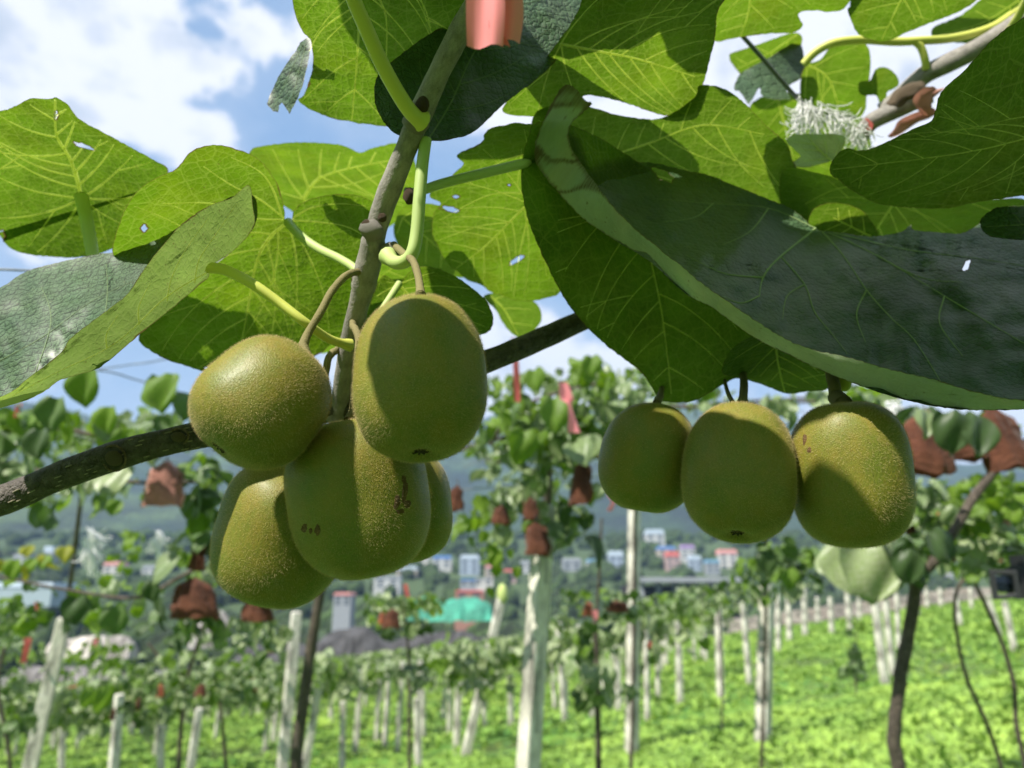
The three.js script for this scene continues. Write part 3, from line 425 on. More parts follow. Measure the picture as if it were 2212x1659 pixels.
const POSTS = [   // top x, y, foot x, y, width in the view, label (null: one of the small far ones)
  [140, 1335, 65, 1659, 33, 'thick concrete post at the lower left corner leaning right'],
  [641, 1322, 610, 1659, 25, 'pale concrete post left of the dark trunk under the lowest fruit'],
  [213, 1430, 170, 1613, 13, 'thin leaning concrete post just right of the thick lower left one'],
  [137, 1500, 133, 1659, 14, 'upright concrete post touching the foot of the thick leaning one'],
  [259, 1500, 245, 1659, 21, 'stout concrete post under dark leaves, second thick one from the left edge'],
  [287, 1520, 284, 1590, 11, 'small concrete post close behind the stout second one'],
  [347, 1568, 347, 1659, 17, 'short concrete post with a bare lit top at the lower left'],
  [431, 1530, 412, 1659, 18, 'leaning concrete post between the two thin twin vine stems'],
  [311, 1530, 306, 1590, 9, 'narrow concrete post behind the short bare topped post'],
  [197, 1480, 190, 1590, 10, 'narrow concrete post behind the thin leaning one at the left'],
  [596, 1500, 590, 1606, 13, 'short concrete post just left of the pale post by the dark trunk'],
  [693, 1465, 658, 1659, 17, 'leaning concrete post just right of the dark trunk'],
  [714, 1478, 715, 1566, 9, 'small concrete post right of the leaning one by the dark trunk'],
  [1177, 1090, 1141, 1659, 47, 'largest concrete post with dappled sun below the hanging brown bags'],
  [1371, 1070, 1365, 1640, 27, 'tall bright concrete post left of the right fruit cluster'],
  [1085, 1283, 1005, 1633, 19, 'strongly leaning concrete post with a yellow green cap'],
  [994, 1398, 985, 1630, 14, 'upright concrete post left of the capped leaning post'],
  [900, 1509, 905, 1668, 14, 'brownish crooked concrete post below the dark hanging leaf'],
  [914, 1490, 915, 1596, 9, 'small concrete post behind the brownish crooked one'],
  [886, 1488, 885, 1540, 9, 'small concrete post left of the brownish crooked one'],
  [781, 1448, 767, 1626, 12, 'slim leaning concrete post in the bare grass left of centre'],
  [741, 1516, 739, 1659, 13, 'short concrete post at the bottom below the middle fruit'],
  [1099, 1392, 1105, 1563, 12, 'slim concrete post between capped leaning post and largest post'],
  [1206, 1345, 1220, 1556, 13, 'slim concrete post just right of the largest post'],
  [1190, 1412, 1200, 1536, 9, 'thin concrete post touching the right side of the largest post'],
  [1329, 1325, 1337, 1540, 14, 'concrete post just left of the tall bright post'],
  [1465, 1325, 1469, 1523, 13, 'concrete post below the middle fruit of the right cluster'],
  [1551, 1285, 1557, 1520, 15, 'slender concrete post under the right cluster, third right of the bright tall one'],
  [1604, 1300, 1620, 1483, 12, 'thin concrete post left of the thick whitish one'],
  [1658, 1205, 1648, 1610, 32, 'thick whitish concrete post under the gap between two right fruits'],
  [1886, 1270, 1912, 1480, 16, 'left one of twin concrete posts beside the forked trunk'],
  [1910, 1272, 1930, 1463, 13, 'right one of twin concrete posts beside the forked trunk'],
  [1936, 1272, 1942, 1405, 9, 'thin concrete post between the twin posts and the forked trunk'],
  [1680, 1285, 1682, 1409, 10, null], [1702, 1285, 1706, 1386, 11, null], [1736, 1270, 1739, 1373, 10, null], [1793, 1290, 1797, 1370, 9, null], [1829, 1270, 1837, 1366, 10, null], [1515, 1340, 1518, 1420, 8, null],
  [2064, 1280, 2076, 1353, 9, null], [2133, 1285, 2160, 1375, 10, 'leaning concrete post below the black camera'], [2170, 1300, 2193, 1410, 12, 'concrete post at the right edge under the black camera'], [2000, 1268, 2004, 1315, 7, null], [2030, 1270, 2033, 1312, 7, null], [2095, 1270, 2099, 1316, 7, null],
  [1060, 1450, 1062, 1500, 6, null], [1040, 1440, 1043, 1495, 6, null], [930, 1430, 931, 1500, 7, null], [960, 1432, 961, 1492, 6, null], [806, 1450, 806, 1496, 7, null], [822, 1452, 822, 1492, 6, null], [838, 1448, 838, 1490, 6, null], [768, 1450, 766, 1490, 7, null], [1130, 1395, 1133, 1470, 7, null], [1250, 1350, 1254, 1450, 8, null], [1275, 1360, 1277, 1430, 7, null], [1430, 1350, 1434, 1445, 8, null], [1410, 1360, 1412, 1430, 7, null], [560, 1500, 559, 1545, 8, null], [545, 1500, 543, 1545, 7, null], [520, 1480, 519, 1530, 8, null], [475, 1500, 472, 1550, 8, null], [452, 1505, 450, 1545, 7, null], [225, 1520, 222, 1580, 8, null], [120, 1520, 118, 1580, 8, null], [1765, 1290, 1766, 1345, 7, null], [1855, 1290, 1857, 1340, 7, null], [1980, 1275, 1983, 1330, 8, null],
];
{ // the crowded far rows
  const r = rng(606); for (let i = 0; i < 70; i++) { const D = 14 + 22 * r(), x = D * (-0.62 + 0.86 * r()), g = groundY(x, -D), f = V(x, g, -D).applyMatrix4(camera.matrixWorld.clone().invert()), h = V(x + 0.12 * (r() - 0.35), g + 1.65, -D).applyMatrix4(camera.matrixWorld.clone().invert()), px = (p) => [1106 - p.x / p.z * FL, 829.5 + p.y / p.z * FL]; const a = px(h), b = px(f); if (b[1] < 1650 && b[1] > 1380) POSTS.push([a[0], a[1], b[0], b[1], 0.10 * FL / D, null]); }
}
POSTS.forEach(([tx, ty, bx, by, w, label], i) => {
  const hit = by < 1655 ? meet(bx, by) : null, D = hit ? -hit.z * Math.cos(PITCH) + (hit.y - EYE) * Math.sin(PITCH) : (w > 40 ? 2.65 : 0.098 * FL / w), width = w / FL * D * 0.92;
  const foot = hit ? hit.clone() : at(bx, by, D), head = at(tx, ty, D);
  head.z = foot.z + (head.z - foot.z) * 0.35; { const s = (camera.position.z - head.z); const v = at(tx, ty, 1).sub(camera.position); head.copy(v.multiplyScalar(s / -v.z).add(camera.position)); }
  const dir = foot.clone().sub(head).normalize(); for (let k = 0; k < 400 && foot.y > groundY(foot.x, foot.z) - 0.12; k++) foot.addScaledVector(dir, 0.02);
  const g = beam(foot, head, width, width * (label ? 0.95 : 1), 0.35 + (i % 5) * 0.12, 0.9), t = thing('concrete_post', label ?? 'small far concrete post among the crowded rows beyond the nearer posts', 'post', foot, label ? 'concrete posts of the vine trellis' : 'small far trellis posts');
  part('shaft', g, M.concrete, t);
  if (label && label.includes('cap')) { const c = head.clone(); const cap = new THREE.SphereGeometry(width * 0.75, 14, 10); cap.scale(0.9, 1.7, 0.9); cap.translate(c.x, c.y, c.z); part('cap', cap, new THREE.MeshStandardMaterial({ color: L3(0.42, 0.50, 0.16), roughness: 0.8 }), t); }
});

// ------------------------------------------------------------------ the town across the valley
const paint = (r, g, b) => new THREE.MeshStandardMaterial({ color: L3(r, g, b), roughness: 0.85 });
const WALLS = { white: paint(0.42, 0.43, 0.43), cream: paint(0.40, 0.35, 0.29), blue: paint(0.29, 0.35, 0.43), grey: paint(0.26, 0.28, 0.30), pink: paint(0.38, 0.27, 0.25), brick: paint(0.30, 0.16, 0.12), pale: paint(0.48, 0.47, 0.44) };
const ROOFS = { blue: paint(0.10, 0.22, 0.52), red: paint(0.55, 0.13, 0.12), pink: paint(0.60, 0.27, 0.25), grey: paint(0.30, 0.32, 0.35), purple: paint(0.34, 0.22, 0.46), teal: paint(0.16, 0.32, 0.46), slate: paint(0.42, 0.50, 0.58) };
M.pane = new THREE.MeshStandardMaterial({ color: L3(0.06, 0.08, 0.10), roughness: 0.3 });
function box(x0, x1, y0, y1, z0, z1) { const g = new THREE.BoxGeometry(x1 - x0, y1 - y0, z1 - z0); g.translate((x0 + x1) / 2, (y0 + y1) / 2, (z0 + z1) / 2); return g; }
function house(x0, x1, yt, yb, D, wall, roof, label, cat = 'building', gable = 0.22, floors = 3) {
  { const c = (x0 + x1) / 2; x0 = c + (x0 - c) * 0.8; x1 = c + (x1 - c) * 0.8; { const m = (yt + yb) / 2; yt = m + (yt - m) * 0.78; yb = m + (yb - m) * 0.78; } }
  const a = at(x0, yb, D), b = at(x1, yt, D), foot = Math.min(a.y, groundY((a.x + b.x) / 2, a.z)) - 1, w = b.x - a.x, h = b.y - a.y, dz = Math.max(5, w * 0.7), z1 = a.z, z0 = a.z - dz, rh = h * gable, eave = b.y - rh;
  const t = thing('town_house', label, cat, V((a.x + b.x) / 2, foot, (z0 + z1) / 2), 'houses of the town across the valley');
  part('wall', box(a.x, b.x, foot, eave, z0, z1), WALLS[wall], t);
  const s = new THREE.Shape(); s.moveTo(-w * 0.53, 0); s.lineTo(w * 0.53, 0); s.lineTo(w * 0.42, rh); s.lineTo(-w * 0.42, rh); s.closePath();
  const rg = new THREE.ExtrudeGeometry(s, { depth: dz * 1.06, bevelEnabled: false }); rg.translate((a.x + b.x) / 2, eave + 0.02, z0 - dz * 0.03); part('roof', rg, ROOFS[roof], t);
  const cols = Math.max(2, Math.round(w / 4)), wh = (eave - a.y) / floors;
  if (floors) for (let f = 0; f < floors; f++) for (let c = 0; c < cols; c++) { const cx = a.x + w * (c + 0.5) / cols, cy = a.y + wh * (f + 0.52); part('window', box(cx - w / cols * 0.26, cx + w / cols * 0.26, cy - wh * 0.26, cy + wh * 0.26, z1 - 0.05, z1 + 0.06), M.pane, t); }
}
[[895, 930, 1186, 1215, 330, 'pale', 'slate', 'small pale house at the left end of the town, beside the hindmost fruit'],
  [928, 980, 1196, 1232, 320, 'white', 'blue', 'white house with a wide blue roof right of the hindmost fruit'],
  [988, 1040, 1192, 1246, 310, 'blue', 'slate', 'bluish three storey house above the pale long shed'],
  [1043, 1088, 1216, 1252, 300, 'cream', 'pink', 'cream house with a pink roof left of the largest post'],
  [1084, 1118, 1226, 1258, 290, 'pink', 'red', 'brownish pink house with red roof nearest the left of the largest post'],
  [1120, 1150, 1206, 1250, 315, 'white', 'grey', 'white house just left of the largest post'],
  [990, 1032, 1248, 1268, 220, 'grey', 'blue', 'low shed with a bright blue roof above the green net'],
  [1018, 1070, 1246, 1266, 240, 'pale', 'grey', 'long pale shed between blue roof and pink house'],
  [975, 1052, 1272, 1297, 150, 'brick', 'red', 'low brick shed with red roof right above the green net'],
  [715, 762, 1276, 1312, 150, 'grey', 'pink', 'white walled shed with pink roof right of the lowest fruit'],
  [800, 870, 1240, 1275, 260, 'white', 'grey', 'white houseblock just below the middle fruit'],
  [850, 905, 1218, 1262, 300, 'cream', 'slate', 'cream house below the hindmost fruit'],
  [1210, 1262, 1200, 1246, 320, 'grey', 'grey', 'grey house just right of the largest post'],
  [1264, 1302, 1204, 1238, 330, 'white', 'teal', 'white house with teal roof behind the thin vine stem'],
  [1313, 1352, 1182, 1248, 320, 'blue', 'slate', 'tall blue grey block left of the tall bright post'],
  [1392, 1442, 1136, 1196, 380, 'white', 'slate', 'white block highest on the slope right of the bright post'],
  [1418, 1466, 1176, 1212, 340, 'cream', 'blue', 'cream house with blue roof below the highest white block'],
  [1438, 1474, 1184, 1246, 320, 'pink', 'red', 'pinkish tall house with red roof below the middle right fruit'],
  [1470, 1506, 1172, 1212, 345, 'white', 'purple', 'white house with purple roof behind the middle right fruit'],
  [1488, 1520, 1194, 1246, 320, 'blue', 'slate', 'light blue tall house below the middle right fruit'],
  [1524, 1560, 1204, 1244, 310, 'grey', 'teal', 'grey house with teal roof left of the pinkish white block'],
  [1550, 1600, 1180, 1236, 330, 'pale', 'pink', 'pinkish white block right below the middle right fruit'],
  [1600, 1642, 1206, 1246, 320, 'cream', 'grey', 'cream house left of the thick whitish post'],
  [1690, 1740, 1226, 1256, 300, 'white', 'grey', 'white house right of the thick whitish post'],
  [2000, 2040, 1228, 1256, 300, 'pink', 'purple', 'pink house with purple roof right of the forked trunk'],
  [2048, 2090, 1222, 1258, 300, 'white', 'slate', 'white house left of the black camera'],
  [20, 60, 1190, 1240, 320, 'white', 'grey', 'white house near the left edge behind yellowing leaves'],
  [84, 110, 1170, 1250, 330, 'grey', 'slate', 'narrow grey tower block at the left behind yellowing leaves'],
  [215, 265, 1208, 1255, 310, 'pale', 'pink', 'pale house with pink roof behind the left plastic rag'],
  [300, 340, 1216, 1258, 310, 'white', 'grey', 'white house behind the right plastic rag'],
].forEach((h) => house(...h));
{ // trees between and above the houses, too small to tell apart
  const r = rng(818), g = new THREE.IcosahedronGeometry(1, 3), p = g.attributes.position; for (let i = 0; i < p.count; i++) { const x = p.getX(i), y = p.getY(i), z = p.getZ(i), q = 0.72 + 0.6 * fbm(x * 2 + 5, y * 2, z * 2, 3); p.setXYZ(i, x * q, y * q * 0.9, z * q); } g.computeVertexNormals();
  const n = 1500, im = new THREE.InstancedMesh(g, rough(0.06, 0.095, 0.045, T.forest, 1, 0.3), n), m = new THREE.Matrix4(), c = new THREE.Color(); for (let i = 0; i < n; i++) { const D = 95 + 560 * Math.pow(r(), 0.8), x = D * (r() - 0.5) * 1.5, s = 1.6 + 2.8 * r(); m.makeScale(s, s * (0.8 + 0.5 * r()), s); m.setPosition(x, groundY(x, -D) + s * 0.5, -D); im.setMatrixAt(i, m); const k = 0.7 + 0.8 * r(); im.setColorAt(i, c.setRGB(k, k, k * 0.9)); }
  im.name = 'valley_trees'; im.userData = { label: 'dark trees scattered between the houses of the far town', category: 'trees', kind: 'stuff' }; scene.add(shadows(im));
}
{ const t = at(-80, 1258, 170), u = at(112, 1280, 170), g = thing('greenhouse', 'long low bluish white greenhouse at the left edge', 'greenhouse', V((t.x + u.x) / 2, u.y - 2, u.z)); part('roof', box(t.x, u.x, (t.y + u.y) / 2, t.y, u.z - 14, u.z), paint(0.52, 0.62, 0.70), g); part('wall', box(t.x + 0.2, u.x - 0.2, u.y - 3, (t.y + u.y) / 2, u.z - 13.8, u.z - 0.2), paint(0.30, 0.38, 0.40), g); }
{ const a = at(1385, 1247, 120), b = at(1500, 1257, 120), g = thing('road_bridge', 'grey road bridge on short pillars behind the tall bright post', 'bridge', V((a.x + b.x) / 2, b.y - 4, a.z)); part('deck', box(a.x, b.x + 8, b.y, a.y, a.z - 7, a.z), WALLS.grey, g); for (let i = 0; i < 6; i++) { const x = lerp(a.x + 0.5, b.x + 6, i / 5); part('pillar', box(x - 0.4, x + 0.4, b.y - 5, b.y - 0.003, a.z - 4, a.z - 3), WALLS.grey, g); } part('shade_panel', box(a.x - 2, b.x + 10, b.y - 6, b.y - 0.5, a.z - 9, a.z - 7.2), paint(0.03, 0.03, 0.035), g); }  // near-black panel behind the pillars stands in for the shade beneath the deck
{ // low stone wall along the top of the field at the right
  const cols = [paint(0.30, 0.25, 0.22), paint(0.24, 0.21, 0.19), paint(0.36, 0.31, 0.28)], g = thing('stone_wall', 'low pinkish grey stone wall along the top edge of the field', 'wall', V(22, groundY(22, -46), -46));
  const r = rng(90), by = Object.fromEntries([0, 1, 2].map((k) => [k, []])); for (let row = 0; row < 3; row++) for (let i = 0; i < 46; i++) { const x = 12.5 + i * 0.62 + (row % 2) * 0.3, z = -47.5, y = groundY(x, z) - 0.25 + row * 0.36, s = box(x, x + 0.585, y, y + 0.335, z - 0.45 - 0.05 * r(), z + 0.05 * r()); by[Math.floor(r() * 3)].push(s); }
  for (const k of [0, 1, 2]) part('stones', mergeGeometries(by[k]), cols[k], g, undefined, 'stuff');
  part('core', box(12.4, 41, -3, -2.9, -47.9, -47.6), cols[1], g);
}

// ------------------------------------------------------------------ the near vine: cane, fruiting shoot and its leaves
const nearVine = thing('kiwi_vine', 'woody kiwi vine whose dark cane and grey shoot carry the five fruits at the left', 'kiwi vine', at(600, 1000, 0.40));
{
  const CANE = [[-160, 1112, 0.37], [0, 1081, 0.372], [120, 1032, 0.375], [240, 988, 0.38], [345, 958, 0.385], [440, 938, 0.39], [560, 915, 0.395], [740, 880, 0.40], [900, 836, 0.405], [1062, 777, 0.425], [1160, 736, 0.45], [1265, 690, 0.48], [1400, 645, 0.52]];
  const cane = part('cane', tube(curve3(CANE, 14), (t) => lerp(0.0074, 0.0062, t) * (1 + 0.03 * Math.sin(t * 31)), 22, 2, 0.05), M.cane, nearVine, 'dark bark cane with pale flecks');
  for (const [x, y, rx, ry, d] of [[246, 990, 25, 27, 0.3712], [385, 944, 22, 17, 0.3785]]) { // ring scars where side shoots were cut
    const ring = []; for (let k = 0; k <= 22; k++) { const a = k / 22 * Math.PI * 2, X = Math.cos(a) * rx, Y = Math.sin(a) * ry; ring.push(at(x + X * 0.95 + Y * 0.28, y + Y - X * 0.25, d + 0.0022 * (X / rx) ** 2 + 0.0042 * (Y / ry) ** 2)); }
    const s = part('scar', tube(ring, 0.0006, 6, x, 0.3), M.scar, cane, 'oval pruning scar');
    const eye = new THREE.SphereGeometry(0.0036, 16, 10); eye.scale(1.15 * rx / 24, ry / 24, 0.35); eye.rotateX(0.5); const c = at(x, y, d + 0.0006); eye.translate(c.x, c.y, c.z); part('scar_wood', eye, M.scar, s.parent);
  }
  { const r = rng(71), L = curve3(CANE, 14); for (let i = 0; i < 70; i++) { const k = 8 + Math.floor(r() * (L.length - 60)), p = L[k].clone(), q = L[k + 1].clone().sub(p).normalize(), a = -0.9 + 2.2 * r(), toEye = camera.position.clone().sub(p).normalize(); toEye.addScaledVector(q, -toEye.dot(q)).normalize(); const side = q.clone().cross(toEye), n = toEye.multiplyScalar(Math.cos(a)).addScaledVector(side, Math.sin(a)); p.addScaledVector(n, lerp(0.0074, 0.0062, k / L.length) * 1.0); const l = 0.0008 + 0.0011 * r(); part('lenticel', tube([p.clone().addScaledVector(q, -l), p.clone().addScaledVector(n, 0.00015), p.clone().addScaledVector(q, l)], (t) => 0.00022 + 0.00012 * Math.sin(t * 3.1), 5), M.lent ??= new THREE.MeshStandardMaterial({ color: L3(0.34, 0.29, 0.22), roughness: 0.9 }), cane); } }
  const SHOOT = [[722, 905, 0.40], [735, 870, 0.397], [752, 770, 0.382], [770, 680, 0.37], [792, 590, 0.36], [812, 500, 0.352], [838, 420, 0.346], [872, 335, 0.34], [905, 255, 0.334], [945, 165, 0.328], [992, 72, 0.322], [1045, -20, 0.317], [1110, -130, 0.31]];
  const shoot = part('shoot', tube(curve3(SHOOT, 12), (t) => (t < 0.1 ? lerp(0.0068, 0.0052, t / 0.1) : 0.0052) * (1 + 0.05 * Math.sin(t * 38 + 1) ** 3) * (t > 0.3 && t < 0.4 ? 1.12 : 1) * lerp(1, 0.92, t), 20, 4, 0.05), M.shoot, nearVine, 'grey brown fruiting shoot');
  const knob = (name, x, y, d, r, sx, sy, mat, ang = 0) => { const g = new THREE.SphereGeometry(r, 18, 14), p = g.attributes.position; for (let i = 0; i < p.count; i++) { const q = 1 + 0.5 * (fbm(p.getX(i) / r * 1.7 + x, p.getY(i) / r * 1.7, p.getZ(i) / r * 1.7, 3) - 0.5); p.setXYZ(i, p.getX(i) * q * sx, p.getY(i) * q * sy, p.getZ(i) * q); } g.rotateZ(ang); g.computeVertexNormals(); const c = at(x, y, d); g.translate(c.x, c.y, c.z); return part(name, g, mat, shoot); };
  knob('stub', 803, 497, 0.346, 0.0045, 1.25, 1, M.shoot, -0.3); knob('stub', 793, 487, 0.345, 0.0028, 1, 0.9, M.bud);
  knob('bud', 913, 226, 0.325, 0.0031, 0.9, 1.15, M.bud); knob('bud', 884, 424, 0.341, 0.0034, 0.8, 1.15, M.bud); knob('bud', 768, 607, 0.362, 0.0026, 0.8, 1, M.bud); knob('bud', 826, 470, 0.343, 0.002, 1, 1, M.bud);
  knob('node', 900, 262, 0.331, 0.0056, 1, 0.9, M.shoot); knob('node', 846, 545, 0.35, 0.0050, 1, 0.9, M.shoot);
}
const LEAF = (o) => leaf(o.vine ?? nearVine, o);
// leaves seen from below, the light coming through (outline and distances in the view's coordinates)
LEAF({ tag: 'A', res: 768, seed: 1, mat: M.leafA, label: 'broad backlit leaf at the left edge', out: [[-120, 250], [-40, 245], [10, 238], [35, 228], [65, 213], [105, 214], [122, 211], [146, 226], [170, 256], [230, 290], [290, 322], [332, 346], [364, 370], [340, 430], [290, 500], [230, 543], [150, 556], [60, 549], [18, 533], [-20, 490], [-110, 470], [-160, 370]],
  d: [[-100, 250, 0.40], [120, 210, 0.385], [360, 370, 0.44], [200, 550, 0.50], [0, 520, 0.50], [-150, 400, 0.44], [175, 425, 0.47]], holes: [[122, 248, 3, 8], [180, 315, 22, 4, 0.32], [4, 508, 8, 12]], rib: [[176, 428], [166, 385], [150, 340], [122, 290], [119, 216]], sides: 6, basal: 3, len: 260, vk: 1.7, a0: 1.1, petiole: [[176, 426, 0.462], [188, 480, 0.45], [200, 548, 0.44], [215, 640, 0.43]], pr: 0.0034, pm: M.petioleGreen, ragged: 0.5 });
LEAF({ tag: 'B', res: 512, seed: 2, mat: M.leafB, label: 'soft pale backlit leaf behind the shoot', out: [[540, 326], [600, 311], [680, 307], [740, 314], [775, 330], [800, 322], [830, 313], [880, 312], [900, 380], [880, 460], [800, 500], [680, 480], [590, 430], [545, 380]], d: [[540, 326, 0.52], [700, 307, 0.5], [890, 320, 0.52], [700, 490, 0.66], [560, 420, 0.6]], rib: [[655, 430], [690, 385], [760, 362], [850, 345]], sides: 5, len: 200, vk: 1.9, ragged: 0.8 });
LEAF({ tag: 'C', res: 768, seed: 3, mat: M.leafA, label: 'large backlit leaf at the top behind the yellow petiole', out: [[600, -190], [618, -60], [631, 0], [640, 38], [654, 70], [672, 92], [675, 150], [655, 205], [645, 218], [690, 246], [760, 264], [840, 272], [920, 262], [1000, 180], [1070, 60], [1080, -80], [960, -230], [760, -260]], d: [[600, -190, 0.31], [640, 40, 0.37], [650, 210, 0.42], [840, 272, 0.43], [1050, 60, 0.38], [960, -230, 0.30], [800, 20, 0.365]], rib: [[770, -230], [770, -100], [775, 60], [760, 262]], sides: 7, len: 300, ragged: 1.2, holes: [[665, 180, 3, 5]], lines: [[[772, -60], [830, 20], [835, 130], [842, 200]], [[772, -120], [900, -10], [930, 60]], [[772, 10], [700, 60], [668, 110]]] });
LEAF({ tag: 'E', res: 768, seed: 4, mat: M.leafA, label: 'big backlit leaf at the top right of the pink ribbon', out: [[1085, 236], [1130, 180], [1190, 110], [1250, 20], [1300, -120], [1480, -170], [1600, -70], [1552, 20], [1545, 80], [1528, 150], [1508, 215], [1490, 240], [1435, 250], [1350, 222], [1270, 205], [1240, 225], [1180, 248], [1120, 250]], d: [[1085, 240, 0.44], [1300, -120, 0.33], [1600, -70, 0.36], [1500, 230, 0.46], [1200, 110, 0.40], [1350, 80, 0.395]], rib: [[1212, 95], [1290, 110], [1380, 128], [1500, 165]], sides: 6, len: 250, basal: 3, seed2: 2, vk: 1.1, a0: 0.8 });
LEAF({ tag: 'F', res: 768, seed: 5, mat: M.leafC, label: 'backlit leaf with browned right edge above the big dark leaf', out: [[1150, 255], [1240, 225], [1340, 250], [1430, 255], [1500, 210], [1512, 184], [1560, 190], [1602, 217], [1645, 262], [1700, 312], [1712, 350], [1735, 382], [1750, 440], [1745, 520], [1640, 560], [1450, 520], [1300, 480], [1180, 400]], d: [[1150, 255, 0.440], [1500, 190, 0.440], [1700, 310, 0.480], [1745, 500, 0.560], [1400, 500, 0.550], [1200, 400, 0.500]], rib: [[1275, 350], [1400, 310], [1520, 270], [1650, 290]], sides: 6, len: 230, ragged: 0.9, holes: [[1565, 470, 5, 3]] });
LEAF({ tag: 'G', res: 768, seed: 6, mat: M.leafB, label: 'bright backlit leaf with bitten left edge right of the shoot', out: [[1122, 266], [1090, 272], [1062, 276], [1046, 290], [1042, 304], [1022, 318], [988, 336], [1000, 352], [992, 366], [960, 395], [935, 410], [928, 424], [952, 440], [938, 462], [934, 500], [944, 530], [965, 565], [1002, 600], [1040, 618], [1065, 632], [1130, 650], [1182, 642], [1212, 626], [1260, 540], [1260, 380], [1200, 280]], d: [[1122, 266, 0.40], [990, 340, 0.43], [930, 424, 0.46], [960, 560, 0.51], [1130, 650, 0.55], [1212, 620, 0.54], [1250, 380, 0.45]], rib: [[1140, 440], [1100, 480], [1050, 530], [985, 580]], sides: 6, len: 200, basal: 3, ragged: 2.2, holes: [[972, 452, 20, 5, 0.2], [1115, 562, 16, 5, -0.5], [985, 425, 6, 3], [1100, 400, 3, 2]], lines: [[[1145, 330], [1080, 350], [1010, 395]], [[1150, 420], [1060, 420], [960, 470]], [[1140, 470], [1120, 560], [1110, 640]], [[1100, 480], [1030, 490], [945, 520]]] });
LEAF({ tag: 'L3', res: 768, seed: 7, mat: M.leafB, label: 'large backlit heart shaped leaf left of the shoot', out: [[617, 478], [612, 440], [598, 395], [560, 345], [510, 322], [470, 313], [425, 320], [400, 340], [380, 365], [330, 388], [290, 420], [262, 470], [243, 540], [262, 560], [330, 560], [340, 640], [318, 690], [300, 735], [350, 772], [400, 790], [465, 806], [560, 800], [680, 770], [760, 690], [800, 590], [835, 500], [818, 450], [780, 424], [720, 420], [665, 432], [635, 455], [630, 478]], d: [[470, 313, 0.36], [250, 540, 0.38], [617, 470, 0.42], [780, 424, 0.40], [825, 490, 0.42], [780, 660, 0.46], [460, 806, 0.47], [310, 735, 0.44], [540, 620, 0.45]], rib: [[620, 482], [585, 510], [556, 560], [540, 640], [525, 720], [500, 800]], sides: 6, len: 330, basal: 0, vk: 1.2, a0: 0.95, ragged: 0.4, holes: [[463, 798, 20, 5, 0.1], [312, 493, 6, 7]], lines: [[[612, 470], [560, 430], [500, 400], [440, 360]], [[610, 474], [540, 470], [460, 440], [350, 440]], [[608, 465], [590, 410], [560, 370], [500, 340]], [[632, 472], [670, 450], [730, 440], [790, 445]], [[634, 476], [690, 480], [750, 490], [805, 520]], [[628, 482], [670, 560], [700, 640], [715, 740]], [[624, 484], [640, 560], [640, 660], [620, 780]]], petiole: [[622, 480, 0.413], [652, 512, 0.40], [690, 538, 0.39], [735, 560, 0.378], [768, 582, 0.368], [785, 612, 0.362]], pr: 0.0021, pm: M.petioleGreen });
LEAF({ tag: 'N', seed: 8, mat: M.leafA, label: 'smaller leaf behind the tallest fruit', out: [[866, 612], [882, 590], [908, 576], [937, 578], [970, 590], [1004, 610], [1037, 636], [1054, 656], [1065, 684], [1062, 708], [1042, 722], [960, 740], [860, 760], [790, 720], [800, 660], [813, 620], [828, 596], [850, 606]], d: [[866, 612, 0.40], [910, 576, 0.39], [1065, 690, 0.43], [900, 750, 0.47], [800, 700, 0.44], [828, 596, 0.40]], rib: [[862, 614], [900, 660], [930, 720]], sides: 4, len: 190, basal: 3, petiole: [[863, 612, 0.398], [838, 650, 0.388], [812, 690, 0.38], [796, 720, 0.376], [770, 740, 0.378]], pr: 0.0015, pm: M.petioleGreen });
LEAF({ tag: 'O', seed: 9, mat: M.leafC, label: 'soft leaf hanging behind beside the sloping cane', out: [[1045, 640], [1100, 630], [1158, 655], [1170, 690], [1150, 716], [1118, 728], [1088, 700], [1070, 668]], d: [[1045, 640, 0.60], [1158, 655, 0.62], [1118, 728, 0.68]], rib: [[1060, 640], [1090, 670], [1118, 722]], sides: 3, len: 90, vk: 1.4 });
LEAF({ tag: 'P', seed: 10, mat: M.leafB, label: 'backlit leaf in the gap right of the looping petiole', out: [[905, 440], [960, 450], [1000, 520], [1040, 600], [1000, 600], [940, 590], [880, 560], [850, 500], [870, 450]], d: [[905, 440, 0.5], [1040, 600, 0.62], [860, 500, 0.56]], rib: [[870, 470], [930, 520], [1010, 590]], sides: 4, len: 100, vk: 1.3 });
LEAF({ tag: 'P2', seed: 26, mat: M.leafB, label: 'backlit leaf low behind the shoot', out: [[690, 600], [820, 540], [900, 560], [860, 640], [800, 700], [720, 760], [660, 740]], d: [[690, 600, 0.5], [900, 560, 0.5], [700, 750, 0.62]], rib: [[700, 740], [770, 640], [860, 570]], sides: 4, len: 120, vk: 1.1 });
